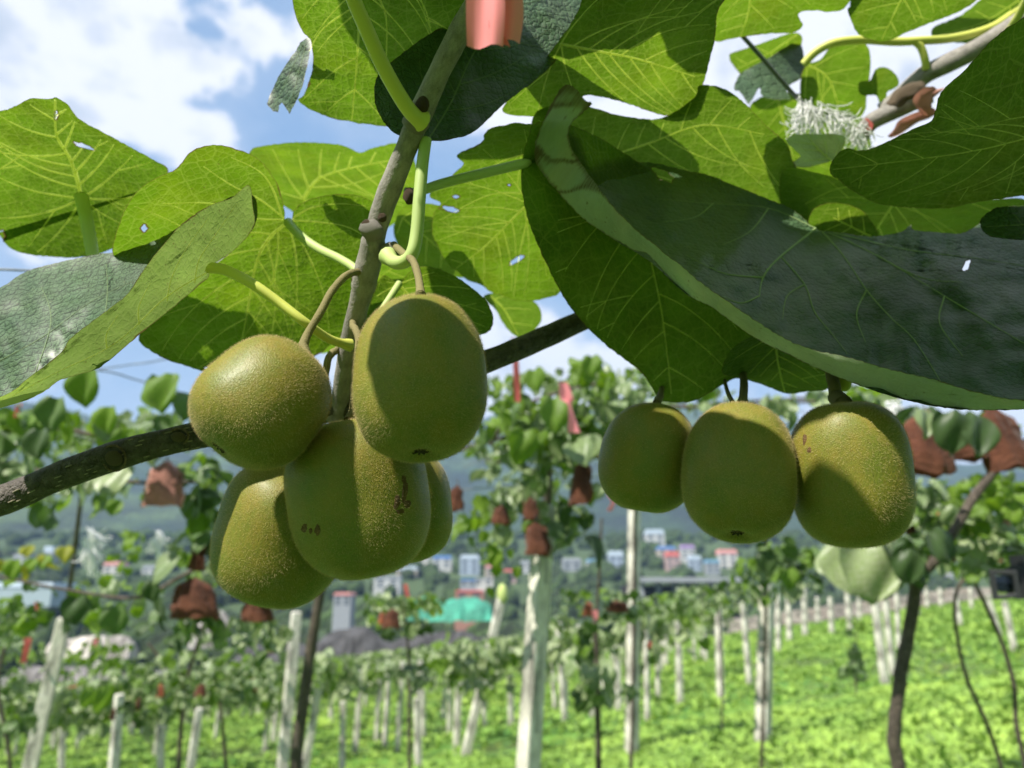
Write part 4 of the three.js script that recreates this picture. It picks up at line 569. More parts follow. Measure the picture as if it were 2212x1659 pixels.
// leaves showing their dark upper side
LEAF({ tag: 'D', seed: 11, mat: M.leafTop, veinMat: M.veinTop, vk: 0.5, label: 'dark blue green leaf turned over at the top of the shoot', out: [[1060, -150], [1030, -20], [1003, 32], [950, 60], [900, 92], [850, 130], [818, 160], [808, 195], [815, 240], [845, 282], [880, 298], [924, 304], [970, 302], [1022, 286], [1062, 250], [1092, 222], [1150, 178], [1200, 132], [1235, 78], [1290, 0], [1340, -90], [1220, -190]], d: [[1060, -150, 0.44], [810, 200, 0.355], [925, 304, 0.345], [1090, 222, 0.38], [1290, 0, 0.44], [1000, 40, 0.385]], wrinkle: 0.003, rib: [[926, 300], [975, 220], [1020, 120], [1100, 0], [1180, -150]], sides: 5, len: 200, basal: 2 });
LEAF({ tag: 'C2', seed: 12, mat: M.leafTop, veinMat: M.veinTop, vk: 0.5, wrinkle: 0.006, label: 'shrivelled blue grey torn flap', out: [[682, 104], [690, 90], [676, 80], [662, 82], [648, 92], [640, 108], [620, 135], [600, 168], [585, 200], [576, 225], [590, 240], [601, 243], [603, 228], [609, 222], [616, 230], [625, 246], [634, 230], [645, 208], [652, 190], [660, 160], [668, 125], [672, 100]], d: [[662, 82, 0.405], [576, 225, 0.40], [625, 246, 0.39], [665, 140, 0.40]], sharp: true, lines: [[[655, 95], [630, 150], [592, 232]], [[660, 100], [645, 160], [625, 235]]] });
// the folded leaf at the left: far half shows the upper side, near half the underside
LEAF({ tag: 'Q1', seed: 13, mat: M.leafTop, veinMat: M.veinTop, vk: 0.6, wrinkle: 0.004, label: 'shiny upper side of the folded leaf at the left', out: [[-130, 690], [0, 622], [50, 590], [110, 571], [200, 551], [270, 541], [345, 515], [420, 470], [500, 425], [545, 420], [556, 455], [546, 495], [490, 552], [424, 602], [324, 684], [224, 768], [126, 808], [60, 848], [0, 868], [-140, 908]], d: [[-130, 690, 0.368], [50, 590, 0.380], [270, 540, 0.385], [480, 440, 0.392], [565, 462, 0.385], [500, 560, 0.360], [333, 696, 0.332], [133, 820, 0.318], [-140, 920, 0.305], [120, 690, 0.345]], lines: [[[-40, 800], [90, 730], [200, 650], [330, 590]], [[60, 850], [110, 700], [90, 620]], [[200, 790], [230, 660], [230, 570]]] });
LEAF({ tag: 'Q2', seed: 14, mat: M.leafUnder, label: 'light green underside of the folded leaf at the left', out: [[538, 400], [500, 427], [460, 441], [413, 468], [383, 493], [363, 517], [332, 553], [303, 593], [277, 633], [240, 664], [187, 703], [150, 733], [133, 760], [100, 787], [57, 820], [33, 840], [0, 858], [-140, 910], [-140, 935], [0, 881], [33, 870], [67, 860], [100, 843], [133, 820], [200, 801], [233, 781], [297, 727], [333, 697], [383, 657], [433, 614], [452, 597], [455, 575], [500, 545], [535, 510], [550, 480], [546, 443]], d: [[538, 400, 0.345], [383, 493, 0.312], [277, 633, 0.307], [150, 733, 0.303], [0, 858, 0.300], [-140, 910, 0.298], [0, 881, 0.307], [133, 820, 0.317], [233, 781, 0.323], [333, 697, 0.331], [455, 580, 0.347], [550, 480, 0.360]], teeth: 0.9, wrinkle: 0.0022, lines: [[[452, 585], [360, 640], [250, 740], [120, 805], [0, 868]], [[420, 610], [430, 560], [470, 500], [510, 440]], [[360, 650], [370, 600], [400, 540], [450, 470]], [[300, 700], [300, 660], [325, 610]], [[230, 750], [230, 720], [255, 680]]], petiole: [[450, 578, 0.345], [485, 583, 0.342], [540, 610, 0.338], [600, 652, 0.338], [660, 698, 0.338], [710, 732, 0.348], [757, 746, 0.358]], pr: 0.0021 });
LEAF({ tag: 'Q3', seed: 15, mat: M.petiole, label: 'yellow stalk end at the left edge', out: [[-140, 925], [-60, 894], [0, 866], [50, 852], [100, 842], [60, 864], [0, 882], [-60, 905], [-140, 940]], d: [[-140, 925, 0.296], [100, 842, 0.305], [0, 874, 0.298]], sharp: true, teeth: 0 });
// the big scooped leaf at the right and the leaves round it
const rightVine = thing('kiwi_vine', 'kiwi vine at the right whose big dark scooped leaf hangs over the three fruits', 'kiwi vine', at(1700, 700, 0.42));
LEAF({ vine: rightVine, tag: 'I', seed: 16, mat: M.leafC, veinMat: M.vein, label: 'shaded hanging leaf left of the big scooped leaf', out: [[1162, 264], [1140, 300], [1128, 345], [1126, 400], [1138, 465], [1158, 520], [1185, 580], [1230, 662], [1300, 738], [1380, 800], [1408, 838], [1425, 864], [1450, 869], [1492, 868], [1530, 850], [1582, 820], [1640, 790], [1668, 750], [1720, 690], [1640, 560], [1420, 380], [1260, 280]], d: [[1162, 264, 0.400], [1128, 400, 0.385], [1230, 662, 0.410], [1450, 869, 0.445], [1668, 750, 0.460], [1640, 560, 0.480], [1420, 380, 0.47], [1300, 300, 0.440], [1350, 560, 0.415]], rib: [[1370, 420], [1400, 540], [1430, 680], [1450, 850]], sides: 6, len: 280, basal: 1, ragged: 0.4, vk: 0.9, petiole: [[1152, 351, 0.40], [1115, 357, 0.385], [1040, 375, 0.37], [960, 395, 0.362], [915, 410, 0.355], [880, 420, 0.35]], pr: 0.0022, pm: M.petioleGreen });
LEAF({ vine: rightVine, tag: 'R', seed: 17, mat: M.leafA, label: 'backlit leaf above the middle right fruit', out: [[1560, 800], [1590, 745], [1660, 720], [1720, 740], [1800, 790], [1790, 838], [1745, 845], [1702, 851], [1660, 836], [1620, 822], [1585, 815]], d: [[1560, 800, 0.42], [1660, 720, 0.40], [1800, 800, 0.43], [1700, 851, 0.47]], rib: [[1675, 725], [1680, 780], [1695, 848]], sides: 4, len: 120, basal: 2 });
LEAF({ vine: rightVine, tag: 'H1', seed: 18, res: 1024, mat: M.leafTop, veinMat: M.veinTopPale, vk: 1.0, wrinkle: 0.006, label: 'dark upper side of the big scooped leaf', out: [[1240, 300], [1266, 367], [1300, 352], [1400, 351], [1480, 368], [1530, 378], [1592, 403], [1658, 430], [1708, 450], [1742, 477], [1764, 496], [1808, 501], [1880, 511], [1945, 502], [1968, 485], [1972, 496], [2008, 501], [2075, 504], [2118, 482], [2155, 450], [2230, 446], [2400, 460], [2400, 860], [2212, 884], [2110, 885], [2041, 881], [1941, 860], [1858, 833], [1775, 800], [1691, 760], [1625, 726], [1541, 666], [1475, 630], [1404, 565], [1304, 503], [1220, 430], [1180, 340], [1195, 290]], d: [[1200, 300, 0.406], [1266, 367, 0.427], [1480, 368, 0.477], [1764, 496, 0.463], [1945, 502, 0.449], [2230, 446, 0.463], [2400, 460, 0.442], [2400, 860, 0.285], [2110, 885, 0.303], [1858, 833, 0.324], [1625, 726, 0.346], [1404, 565, 0.372], [1260, 460, 0.392], [1600, 560, 0.406], [1950, 680, 0.372]], holes: [[2088, 573, 6, 13, 0.5], [1432, 378, 24, 12, 0.5]], rib: [[1762, 494], [1680, 560], [1648, 600], [1640, 640]], sides: 0, lines: [[[1640, 640], [1600, 655], [1560, 640]], [[1738, 615], [1700, 640], [1690, 690]], [[1872, 627], [1850, 680], [1870, 740]], [[2040, 640], [2030, 700], [2080, 770]], [[1895, 553], [1990, 600], [2080, 610]], [[1540, 440], [1500, 470], [1430, 480]], [[1660, 450], [1620, 500], [1560, 530]], [[1685, 553], [1738, 615], [1760, 675], [1800, 725], [1830, 765]], [[1775, 500], [1822, 553], [1872, 627], [1925, 687], [1975, 735], [2035, 830]], [[1790, 503], [1895, 553], [2040, 640], [2115, 685], [2200, 735], [2300, 790]], [[1762, 494], [1660, 450], [1540, 440], [1420, 430]], [[1648, 600], [1560, 590], [1480, 550]], [[1800, 503], [1960, 540], [2120, 560], [2300, 590]]] });
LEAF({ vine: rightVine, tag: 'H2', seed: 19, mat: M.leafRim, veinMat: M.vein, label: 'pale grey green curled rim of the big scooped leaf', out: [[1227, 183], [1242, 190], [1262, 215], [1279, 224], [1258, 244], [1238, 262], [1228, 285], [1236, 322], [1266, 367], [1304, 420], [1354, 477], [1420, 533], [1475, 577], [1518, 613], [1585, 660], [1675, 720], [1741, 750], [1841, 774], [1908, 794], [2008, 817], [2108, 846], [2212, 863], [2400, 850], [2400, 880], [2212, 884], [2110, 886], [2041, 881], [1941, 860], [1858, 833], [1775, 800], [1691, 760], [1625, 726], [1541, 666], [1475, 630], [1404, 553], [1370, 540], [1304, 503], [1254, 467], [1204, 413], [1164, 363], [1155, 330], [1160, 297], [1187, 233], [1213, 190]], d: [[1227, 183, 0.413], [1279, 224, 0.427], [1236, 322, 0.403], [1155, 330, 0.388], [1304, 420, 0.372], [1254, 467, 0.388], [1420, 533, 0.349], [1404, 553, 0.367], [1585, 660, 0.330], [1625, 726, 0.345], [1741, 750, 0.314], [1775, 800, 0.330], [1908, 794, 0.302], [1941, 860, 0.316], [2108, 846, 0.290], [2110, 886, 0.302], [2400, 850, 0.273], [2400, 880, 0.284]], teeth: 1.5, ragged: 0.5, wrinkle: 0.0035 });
LEAF({ vine: rightVine, tag: 'J', seed: 20, mat: M.leafC, veinMat: M.vein, label: 'dark shaded leaf at the right edge with one sunlit streak', out: [[2330, -60], [2212, 36], [2175, 60], [2142, 87], [2108, 123], [2075, 160], [2042, 187], [2026, 213], [2012, 260], [1975, 277], [1942, 293], [1892, 317], [1858, 325], [1828, 321], [1808, 334], [1793, 358], [1796, 378], [1812, 388], [1825, 401], [1842, 411], [1888, 437], [1942, 447], [2042, 450], [2108, 437], [2212, 423], [2420, 400], [2460, 120]], d: [[2330, -60, 0.330], [2142, 87, 0.340], [2012, 260, 0.360], [1793, 358, 0.390], [1942, 447, 0.425], [2212, 423, 0.400], [2420, 400, 0.380]], rib: [[2400, 250], [2250, 290], [2080, 330], [1800, 366]], sides: 7, len: 260, basal: 0, a0: 0.6, vk: 0.6, ragged: 0.5 });
LEAF({ vine: rightVine, tag: 'S', seed: 21, mat: M.leafTop, veinMat: M.veinTopPale, vk: 0.4, label: 'small dark serrated leaf end at the right edge', out: [[2118, 484], [2122, 470], [2140, 455], [2160, 447], [2230, 446], [2330, 460], [2330, 520], [2240, 520], [2160, 515], [2130, 505]], d: [[2118, 484, 0.395], [2160, 447, 0.400], [2330, 460, 0.395], [2240, 520, 0.375]], rib: [[2330, 480], [2230, 485], [2130, 490]], sides: 4, len: 60, ragged: 1 });
part('shoot', tube(curve3([[1265, 690, 0.48], [1400, 700, 0.49], [1550, 715, 0.495], [1680, 690, 0.50], [1850, 690, 0.49], [2000, 700, 0.48]], 12), 0.005, 14, 9, 0.05), M.shoot, rightVine);
// the vine further back at the upper right
const backVine = thing('kiwi_vine', 'kiwi vine at the upper right with a pale brown branch tied by white twine', 'kiwi vine', at(2000, 180, 0.62));
{
  const br = part('branch', tube(curve3([[2330, -60, 0.58], [2212, 40, 0.60], [2120, 100, 0.61], [2050, 135, 0.615], [2000, 160, 0.62], [1960, 195, 0.625], [1935, 218, 0.63], [1905, 240, 0.635]], 10), (t) => lerp(0.0082, 0.0068, t), 16, 5, 0.08), M.shoot, backVine, 'pale brown branch');
  part('branch', tube(curve3([[2010, 205, 0.60], [1970, 222, 0.605], [1930, 240, 0.61], [1885, 262, 0.62], [1865, 285, 0.625], [1850, 310, 0.63]], 10), (t) => 0.0068, 14, 6, 0.08), M.shoot, backVine, 'grey brown cut branch end');
  const g = new THREE.SphereGeometry(0.0105, 20, 14), p = g.attributes.position; for (let i = 0; i < p.count; i++) { const q = 1 + 0.7 * (fbm(p.getX(i) * 250, p.getY(i) * 250, p.getZ(i) * 250, 3) - 0.5); p.setXYZ(i, p.getX(i) * q * 1.5, p.getY(i) * q * 0.85, p.getZ(i) * q); } g.computeVertexNormals(); g.rotateZ(0.5); const c = at(1960, 208, 0.608); g.translate(c.x, c.y, c.z); part('knot', g, M.scar, br);
  for (const [l, r] of [[[[1735, 140, 0.62], [1762, 112, 0.615], [1800, 93, 0.61], [1860, 86, 0.61], [1930, 90, 0.61], [1985, 88, 0.61], [2060, 82, 0.615], [2140, 60, 0.62], [2200, 20, 0.63]], 0.0033], [[[1970, 86, 0.61], [1988, 100, 0.61], [1998, 128, 0.612], [2000, 150, 0.615]], 0.003], [[[2222, -10, 0.56], [2205, 25, 0.57], [2190, 50, 0.58], [2180, 66, 0.60]], 0.003]]) part('petiole', tube(curve3(l), r, 10), M.petiole, backVine);
}
LEAF({ vine: backVine, tag: 'M1', res: 512, seed: 30, mat: M.leafB, label: 'backlit leaf with a bitten brown edge at the top', out: [[1500, -120], [1545, 40], [1540, 88], [1590, 82], [1650, 74], [1710, 70], [1735, 55], [1725, 30], [1760, 22], [1790, 26], [1830, 12], [1860, -80], [1700, -180]], d: [[1500, -120, 0.45], [1540, 88, 0.53], [1735, 60, 0.54], [1830, 12, 0.52], [1700, -180, 0.44]], rib: [[1600, -100], [1620, 0], [1600, 80]], sides: 4, len: 180, ragged: 1.2 });
LEAF({ vine: backVine, tag: 'M2', res: 512, seed: 31, mat: M.leafA, label: 'backlit leaf hanging at the top right', out: [[1840, -110], [1838, 0], [1832, 22], [1842, 52], [1855, 74], [1890, 88], [1920, 88], [1960, 70], [2010, 50], [2060, 30], [2110, 0], [2160, -80], [2000, -160]], d: [[1840, -110, 0.46], [1838, 30, 0.52], [1910, 88, 0.54], [2110, 0, 0.52], [2000, -160, 0.45]], rib: [[2000, -120], [1960, -30], [1905, 85]], sides: 5, len: 200, ragged: 0.7 });
LEAF({ vine: backVine, tag: 'M3', seed: 32, mat: M.leafA, label: 'twisted backlit leaf under the yellow petiole', out: [[1740, 142], [1770, 130], [1800, 98], [1840, 95], [1875, 100], [1880, 150], [1872, 200], [1868, 240], [1840, 260], [1780, 250], [1735, 220], [1728, 180]], d: [[1740, 142, 0.64], [1870, 100, 0.62], [1868, 240, 0.70], [1740, 220, 0.69]], rib: [[1745, 140], [1790, 170], [1815, 245]], sides: 4, len: 110, vk: 1.2 });
LEAF({ vine: backVine, tag: 'M4', seed: 33, mat: M.leafTop, veinMat: M.veinTop, vk: 0.5, wrinkle: 0.006, label: 'dark crumpled leaf behind the steel wire', out: [[1655, 128], [1690, 105], [1725, 92], [1738, 130], [1735, 165], [1700, 190], [1705, 215], [1650, 210], [1640, 190], [1618, 225], [1600, 200], [1585, 192], [1600, 160]], d: [[1690, 105, 0.66], [1738, 150, 0.66], [1600, 190, 0.64], [1650, 210, 0.63]], ragged: 1 });
LEAF({ vine: backVine, tag: 'M5', seed: 34, mat: M.leafB, label: 'backlit leaf behind the twine bunch', out: [[1640, 95], [1720, 70], [1730, 100], [1690, 140], [1620, 165], [1590, 150], [1575, 120], [1600, 108]], d: [[1640, 95, 0.66], [1720, 75, 0.65], [1590, 150, 0.7]], rib: [[1720, 75], [1660, 115], [1590, 150]], sides: 3, len: 70 });
LEAF({ vine: backVine, tag: 'M6', seed: 35, mat: M.leafB, label: 'backlit leaf low behind the twine bunch', out: [[1620, 230], [1680, 200], [1760, 210], [1850, 240], [1880, 330], [1800, 400], [1700, 380], [1650, 300]], d: [[1620, 230, 0.72], [1760, 210, 0.7], [1880, 330, 0.75], [1700, 390, 0.8]], rib: [[1680, 215], [1700, 290], [1720, 370]], sides: 4, len: 120, vk: 1.3 });
LEAF({ vine: backVine, tag: 'M7', seed: 36, mat: M.leafC, label: 'small ragged leaf piece by the branch', out: [[1855, 180], [1880, 172], [1890, 150], [1912, 146], [1935, 160], [1940, 185], [1915, 200], [1922, 228], [1900, 222], [1890, 205], [1862, 205]], d: [[1855, 180, 0.64], [1912, 146, 0.63], [1920, 225, 0.67]], ragged: 1.2 });
LEAF({ vine: backVine, tag: 'M8', seed: 37, mat: M.leafC, label: 'dim leaf behind the branch at the top right corner', out: [[2015, 60], [2080, 30], [2160, -30], [2240, -10], [2180, 70], [2120, 92], [2060, 92], [2020, 85]], d: [[2015, 60, 0.66], [2160, -30, 0.62], [2120, 92, 0.70]], rib: [[2200, 0], [2120, 50], [2030, 75]], sides: 4, len: 80, ragged: 0.6 });
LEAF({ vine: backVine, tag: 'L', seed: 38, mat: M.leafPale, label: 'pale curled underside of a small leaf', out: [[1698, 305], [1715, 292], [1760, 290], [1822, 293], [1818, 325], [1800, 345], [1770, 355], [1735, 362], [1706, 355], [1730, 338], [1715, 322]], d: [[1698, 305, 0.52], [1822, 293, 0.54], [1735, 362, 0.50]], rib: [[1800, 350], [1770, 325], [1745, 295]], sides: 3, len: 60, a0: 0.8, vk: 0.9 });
LEAF({ vine: backVine, tag: 'K', res: 512, seed: 39, mat: M.leafB, label: 'long backlit leaf showing between the dark right leaves', out: [[1690, 370], [1760, 372], [1830, 395], [1900, 430], [2020, 440], [2150, 430], [2230, 440], [2230, 540], [1960, 540], [1800, 530], [1700, 480]], d: [[1690, 370, 0.490], [1900, 430, 0.510], [2230, 440, 0.510], [1960, 540, 0.590], [1700, 480, 0.550]], rib: [[1930, 440], [1890, 500], [1860, 535]], sides: 4, len: 200, basal: 3, vk: 1.1, lines: [[[1960, 440], [2000, 470], [2060, 520]], [[1850, 400], [1800, 410], [1740, 440]], [[2100, 440], [2150, 460], [2200, 500]]] });
LEAF({ vine: backVine, tag: 'K2', seed: 40, mat: M.leafC, veinMat: M.vein, label: 'shaded round leaf behind the crest of the big leaf', out: [[1748, 470], [1765, 446], [1805, 438], [1850, 448], [1880, 475], [1892, 520], [1780, 540], [1750, 510]], d: [[1748, 470, 0.480], [1805, 438, 0.470], [1890, 520, 0.510]], rib: [[1880, 510], [1800, 470]], sides: 3, len: 60 });
// petioles on the near shoot
{
  const pet = (pts, r, mat) => part('petiole', tube(curve3(pts, 12), r, 12), mat, nearVine);
  pet([[735, -80, 0.27], [762, -5, 0.283], [790, 60, 0.293], [826, 140, 0.305], [862, 205, 0.316], [890, 245, 0.323], [912, 262, 0.328]], (t) => lerp(0.0027, 0.0034, t) + 0.0014 * smooth(0.88, 1, t), M.petiole);
  pet([[838, 553, 0.345], [852, 566, 0.336], [872, 566, 0.331], [890, 548, 0.329], [900, 505, 0.330], [906, 430, 0.332], [912, 360, 0.335], [920, 300, 0.338]], (t) => lerp(0.0031, 0.0026, t) + 0.0012 * smooth(0.1, 0, t), M.petioleGreen);
}
// unseen leaves added overhead to cast shade on chosen leaves and fruit
{
  const over = (target, t, size, turn, seed) => {
    const c = at(...target).addScaledVector(SUN, t), r = rng(seed), n = 26, pos = [0, 0, 0], uv = [0, 0], idx = [];
    for (let k = 0; k < n; k++) { const a = k / n * 6.2832, q = size * (0.86 + 0.2 * Math.cos(a - turn) + 0.10 * r()), h = 0.12 * q * Math.cos(2 * a) ; for (const s of [0.5, 1]) { pos.push(Math.cos(a) * q * s, h * s * s - 0.15 * q * s * s, Math.sin(a) * q * s); uv.push(Math.cos(a) * q * s, Math.sin(a) * q * s); } }
    for (let k = 0; k < n; k++) { const a = 1 + k * 2, b = 1 + ((k + 1) % n) * 2; idx.push(0, b, a, a, b, a + 1, b, b + 1, a + 1); }
    const g = new THREE.BufferGeometry(); g.setAttribute('position', new THREE.Float32BufferAttribute(pos, 3)); g.setAttribute('uv', new THREE.Float32BufferAttribute(uv, 2)); g.setIndex(idx); g.computeVertexNormals(); g.translate(c.x, c.y, c.z);
    part('leaf', g, shadeLeafMat, nearVine);  // unseen sun blocker, added to the near vine only for its shade
  }, shadeLeafMat = M.leafC.make(null); shadeLeafMat.color = L3(0.19, 0.35, 0.010);
  SHADE_LEAVES.forEach((o) => over(...o));
}

// ------------------------------------------------------------------ kiwi fruit
const hairGeo = new THREE.BufferGeometry();
hairGeo.setAttribute('position', new THREE.Float32BufferAttribute([-0.5, 0, 0, 0.5, 0, 0, 0.32, 0.55, 0.08, -0.32, 0.55, 0.08, 0, 1, 0.30], 3)); hairGeo.setAttribute('uv', new THREE.Float32BufferAttribute([0, 0, 1, 0, 1, 0.5, 0, 0.5, 0.5, 1], 2)); hairGeo.setIndex([0, 1, 2, 0, 2, 3, 3, 2, 4]); hairGeo.computeVertexNormals();
function fruit(label, group, { top, bot, d, w, tilt = 0, e = 0.80, as = 0.04, seed = 1, flat = 0.96, dimple = 0.05, stalk, sr = 0.0016, hairs = 38000, marks = [], squash = 0, topDip = 0.03 }) {
  const A = at(top[0], top[1], d + tilt), B = at(bot[0], bot[1], d), C = A.clone().add(B).multiplyScalar(0.5), up = A.clone().sub(B), L = up.length() / 2; up.normalize();
  const back = C.clone().sub(camera.position); back.addScaledVector(up, -back.dot(up)).normalize(); const side = up.clone().cross(back), R = w / FL * d / 2, NS = 72, NR = 60;
  const pt = (f, th) => {                                   // f 0 at the stalk end to 1 at the flower end
    const a = f * Math.PI, c = Math.cos(a), s = Math.sin(a); let z = Math.sign(c) * Math.abs(c) ** e, r = s ** (e * 0.95); r *= 1 - as * z + squash * Math.cos(2 * th);
    z += dimple * Math.exp(-((r / 0.20) ** 2)) * (c < 0 ? 1 : 0) - topDip * Math.exp(-((r / 0.18) ** 2)) * (c > 0 ? 1 : 0);
    const x = Math.cos(th) * r, y = Math.sin(th) * r, k = 1 + 0.075 * (fbm(x * 1.2 + seed * 9, y * 1.2, z * 1.1 + seed, 2) - 0.5);
    return C.clone().addScaledVector(up, z * L * k).addScaledVector(back, x * R * flat * k).addScaledVector(side, y * R * k);
  };
  const pos = [], uv = [], idx = [];
  for (let i = 0; i <= NR; i++) for (let k = 0; k <= NS; k++) { const f = i / NR, th = k / NS * Math.PI * 2; pt(Math.min(0.9995, Math.max(0.0005, f)), th).toArray(pos, pos.length); uv.push(th * R * 0.95 + seed * 0.017, f * L * 2.6); }
  for (let i = 0; i < NR; i++) for (let k = 0; k < NS; k++) { const a = i * (NS + 1) + k, b = a + NS + 1; idx.push(a, b, a + 1, b, b + 1, a + 1); }
  const g = new THREE.BufferGeometry(); g.setAttribute('position', new THREE.Float32BufferAttribute(pos, 3)); g.setAttribute('uv', new THREE.Float32BufferAttribute(uv, 2)); g.setIndex(idx); g.computeVertexNormals();
  { const N = g.attributes.normal, mid = V(0, 0, 0), q = V(0, 0, 0); let flip = 0; for (let i = 0; i < N.count; i += 97) { q.fromBufferAttribute(g.attributes.position, i).sub(C); mid.fromBufferAttribute(N, i); flip += Math.sign(q.dot(mid)); } if (flip < 0) { const I = g.index.array; for (let i = 0; i < I.length; i += 3) { const t = I[i + 1]; I[i + 1] = I[i + 2]; I[i + 2] = t; } g.computeVertexNormals(); }
    for (let i = 0; i <= NR; i++) { const a = i * (NS + 1), b = a + NS, v = V(N.getX(a) + N.getX(b), N.getY(a) + N.getY(b), N.getZ(a) + N.getZ(b)).normalize(); N.setXYZ(a, v.x, v.y, v.z); N.setXYZ(b, v.x, v.y, v.z); } }
  const t = thing('kiwi_fruit', label, 'kiwi fruit', B, group), skin = part('skin', g, M.skin, t); skin.updateMatrixWorld(true);
  // down: short hairs
  const r = rng(seed * 131 + 7), im = new THREE.InstancedMesh(hairGeo, M.fuzz, hairs), m = new THREE.Matrix4(), X = V(0, 0, 0), Y = V(0, 0, 0), Z = V(0, 0, 0);
  for (let i = 0; i < hairs;) {
    const f = 0.015 + 0.97 * r(), th = r() * 6.28318; if (r() > Math.sin(f * Math.PI) * 0.9 + 0.14) continue;
    const p = pt(f, th), n = pt(f + 0.006, th).sub(p).cross(pt(f, th + 0.03).sub(p)).normalize(); if (n.dot(p.clone().sub(C)) < 0) n.negate();
    X.set(r() - 0.5, r() - 0.5, r() - 0.5); X.addScaledVector(n, -X.dot(n)).normalize(); Y.copy(n).multiplyScalar(0.55 + 0.3 * r()).addScaledVector(X, 0.85).normalize(); Z.copy(n).addScaledVector(Y, -n.dot(Y)).normalize(); X.crossVectors(Y, Z);
    const l = 0.0006 + 0.0008 * r(), wd = 0.00004 + 0.00003 * r(); m.makeBasis(X.multiplyScalar(wd), Y.multiplyScalar(l), Z.multiplyScalar(l)); m.setPosition(p.sub(t.position)); im.setMatrixAt(i++, m);
  }
  im.name = numbered('fuzz'); im.userData = { kind: 'stuff' }; t.add(shadows(im));
  // dried flower remains at the lower end
  const cg = [], end = pt(0.9995, 0).addScaledVector(up, -0.0002); { const c = new THREE.SphereGeometry(0.0021, 12, 8); c.scale(1, 0.4, 1); c.applyQuaternion(new THREE.Quaternion().setFromUnitVectors(V(0, 1, 0), up)); c.translate(end.x, end.y, end.z); cg.push(c); }
  for (let k = 0; k < 7; k++) { const a = k * 0.9 + seed, o = V(0, 0, 0).addScaledVector(back, Math.cos(a)).addScaledVector(side, Math.sin(a)), l = 0.003 + 0.0018 * r(); cg.push(tube([end.clone(), end.clone().addScaledVector(o, l * 0.6).addScaledVector(up, -0.0008), end.clone().addScaledVector(o, l).addScaledVector(up, -0.0002 + 0.0012 * r())], (q) => 0.0006 * (1 - 0.75 * q), 5)); }
  part('calyx', mergeGeometries(cg.map((c) => { const q = c.index ? c.toNonIndexed() : c; return q; })), M.calyx, t);
  if (stalk) { const q = catmull(stalk, 10).map(([x, y, dd]) => at(x, y, dd)); q.push(pt(0.0005, 0).addScaledVector(up, 0.0004)); part('stalk', tube(q, (u) => sr * (1 + 0.35 * smooth(0.8, 1, u)), 12, seed, 0.08), M.stalk, t); }
  const ray = new THREE.Raycaster();
  for (const [x, y, rx, ry, a] of marks) {                  // healed scars on the skin
    const o = camera.position.clone(), c = [], gx = [], n = 12; const hit = (px, py) => { ray.set(o, at(px, py, 1).sub(o).normalize()); return ray.intersectObject(skin, false)[0]; };
    const mid = hit(x, y); if (!mid) continue; const off = 0.00018; const P = [mid.point.clone().addScaledVector(ray.ray.direction, -off * 2)]; let ok = true;
    for (let k = 0; k < n; k++) { const b = k / n * 6.283, q = 0.75 + 0.5 * r(), X = Math.cos(b) * rx * q, Y = Math.sin(b) * ry * q, h = hit(x + X * Math.cos(a) - Y * Math.sin(a), y + X * Math.sin(a) + Y * Math.cos(a)); if (!h) { ok = false; break; } P.push(h.point.clone().addScaledVector(ray.ray.direction, -off * 0.5)); } if (!ok) continue;
    const mg = new THREE.BufferGeometry(), I = []; for (let k = 1; k <= n; k++) I.push(0, k % n + 1, k); mg.setAttribute('position', new THREE.Float32BufferAttribute(P.flatMap((q) => q.toArray()), 3)); mg.setAttribute('uv', new THREE.Float32BufferAttribute(P.flatMap((q, k) => [k * 0.001, (k % 3) * 0.001]), 2)); mg.setIndex(I); mg.computeVertexNormals(); part('scar', mg, M.blemish, t);
  }
  return t;
}
const LEFT = 'five kiwi fruits hanging at the left', RIGHT = 'three kiwi fruits hanging at the right';
fruit('kiwi fruit of the left cluster tilted outward, its upper face sunlit, leftmost at the top', LEFT, { top: [664, 770], bot: [470, 972], d: 0.292, w: 270, tilt: 0.022, e: 0.80, as: 0.06, seed: 1, stalk: [[786, 588, 0.358], [765, 588, 0.352], [742, 600, 0.343], [715, 632, 0.334], [692, 675, 0.327], [668, 715, 0.322], [654, 748, 0.318]], sr: 0.00165, topDip: 0.01, dimple: 0.08 });
fruit('tallest kiwi fruit of the left cluster, mostly shaded with a sunlit left edge', LEFT, { top: [908, 660], bot: [908, 984], d: 0.284, w: 296, tilt: 0.027, e: 0.80, as: 0.03, dimple: 0.08, seed: 2, stalk: [[850, 528, 0.35], [872, 548, 0.334], [893, 566, 0.322], [904, 600, 0.308], [909, 640, 0.294]], sr: 0.0016 });
fruit('kiwi fruit with two small brown scars at the centre bottom of the left cluster', LEFT, { top: [752, 908], bot: [800, 1246], d: 0.326, w: 300, tilt: 0.003, e: 0.78, as: -0.02, dimple: 0.09, seed: 3, stalk: [[772, 660, 0.372], [762, 700, 0.366], [768, 712, 0.352], [775, 735, 0.345], [772, 790, 0.338], [768, 840, 0.335], [764, 890, 0.334]], sr: 0.0017, marks: [[657, 1141, 6, 9, 0.4], [671, 1147, 4, 6, 0], [686, 1144, 6, 12, 0.2], [858, 1085, 7, 16, 0.1], [874, 1060, 6, 28, 0.1], [880, 1090, 8, 9, 0], [865, 1105, 9, 5, 0], [872, 1034, 4, 8, 0]] });
fruit('lowest kiwi fruit of the left cluster, its left face sunlit, with a dented tip', LEFT, { top: [660, 1010], bot: [562, 1296], d: 0.352, w: 282, tilt: 0.001, e: 0.77, as: -0.03, seed: 4, dimple: 0.13, stalk: [[760, 690, 0.372], [735, 748, 0.378], [716, 765, 0.376], [706, 790, 0.372], [690, 900, 0.364], [672, 990, 0.36]], sr: 0.0018 });
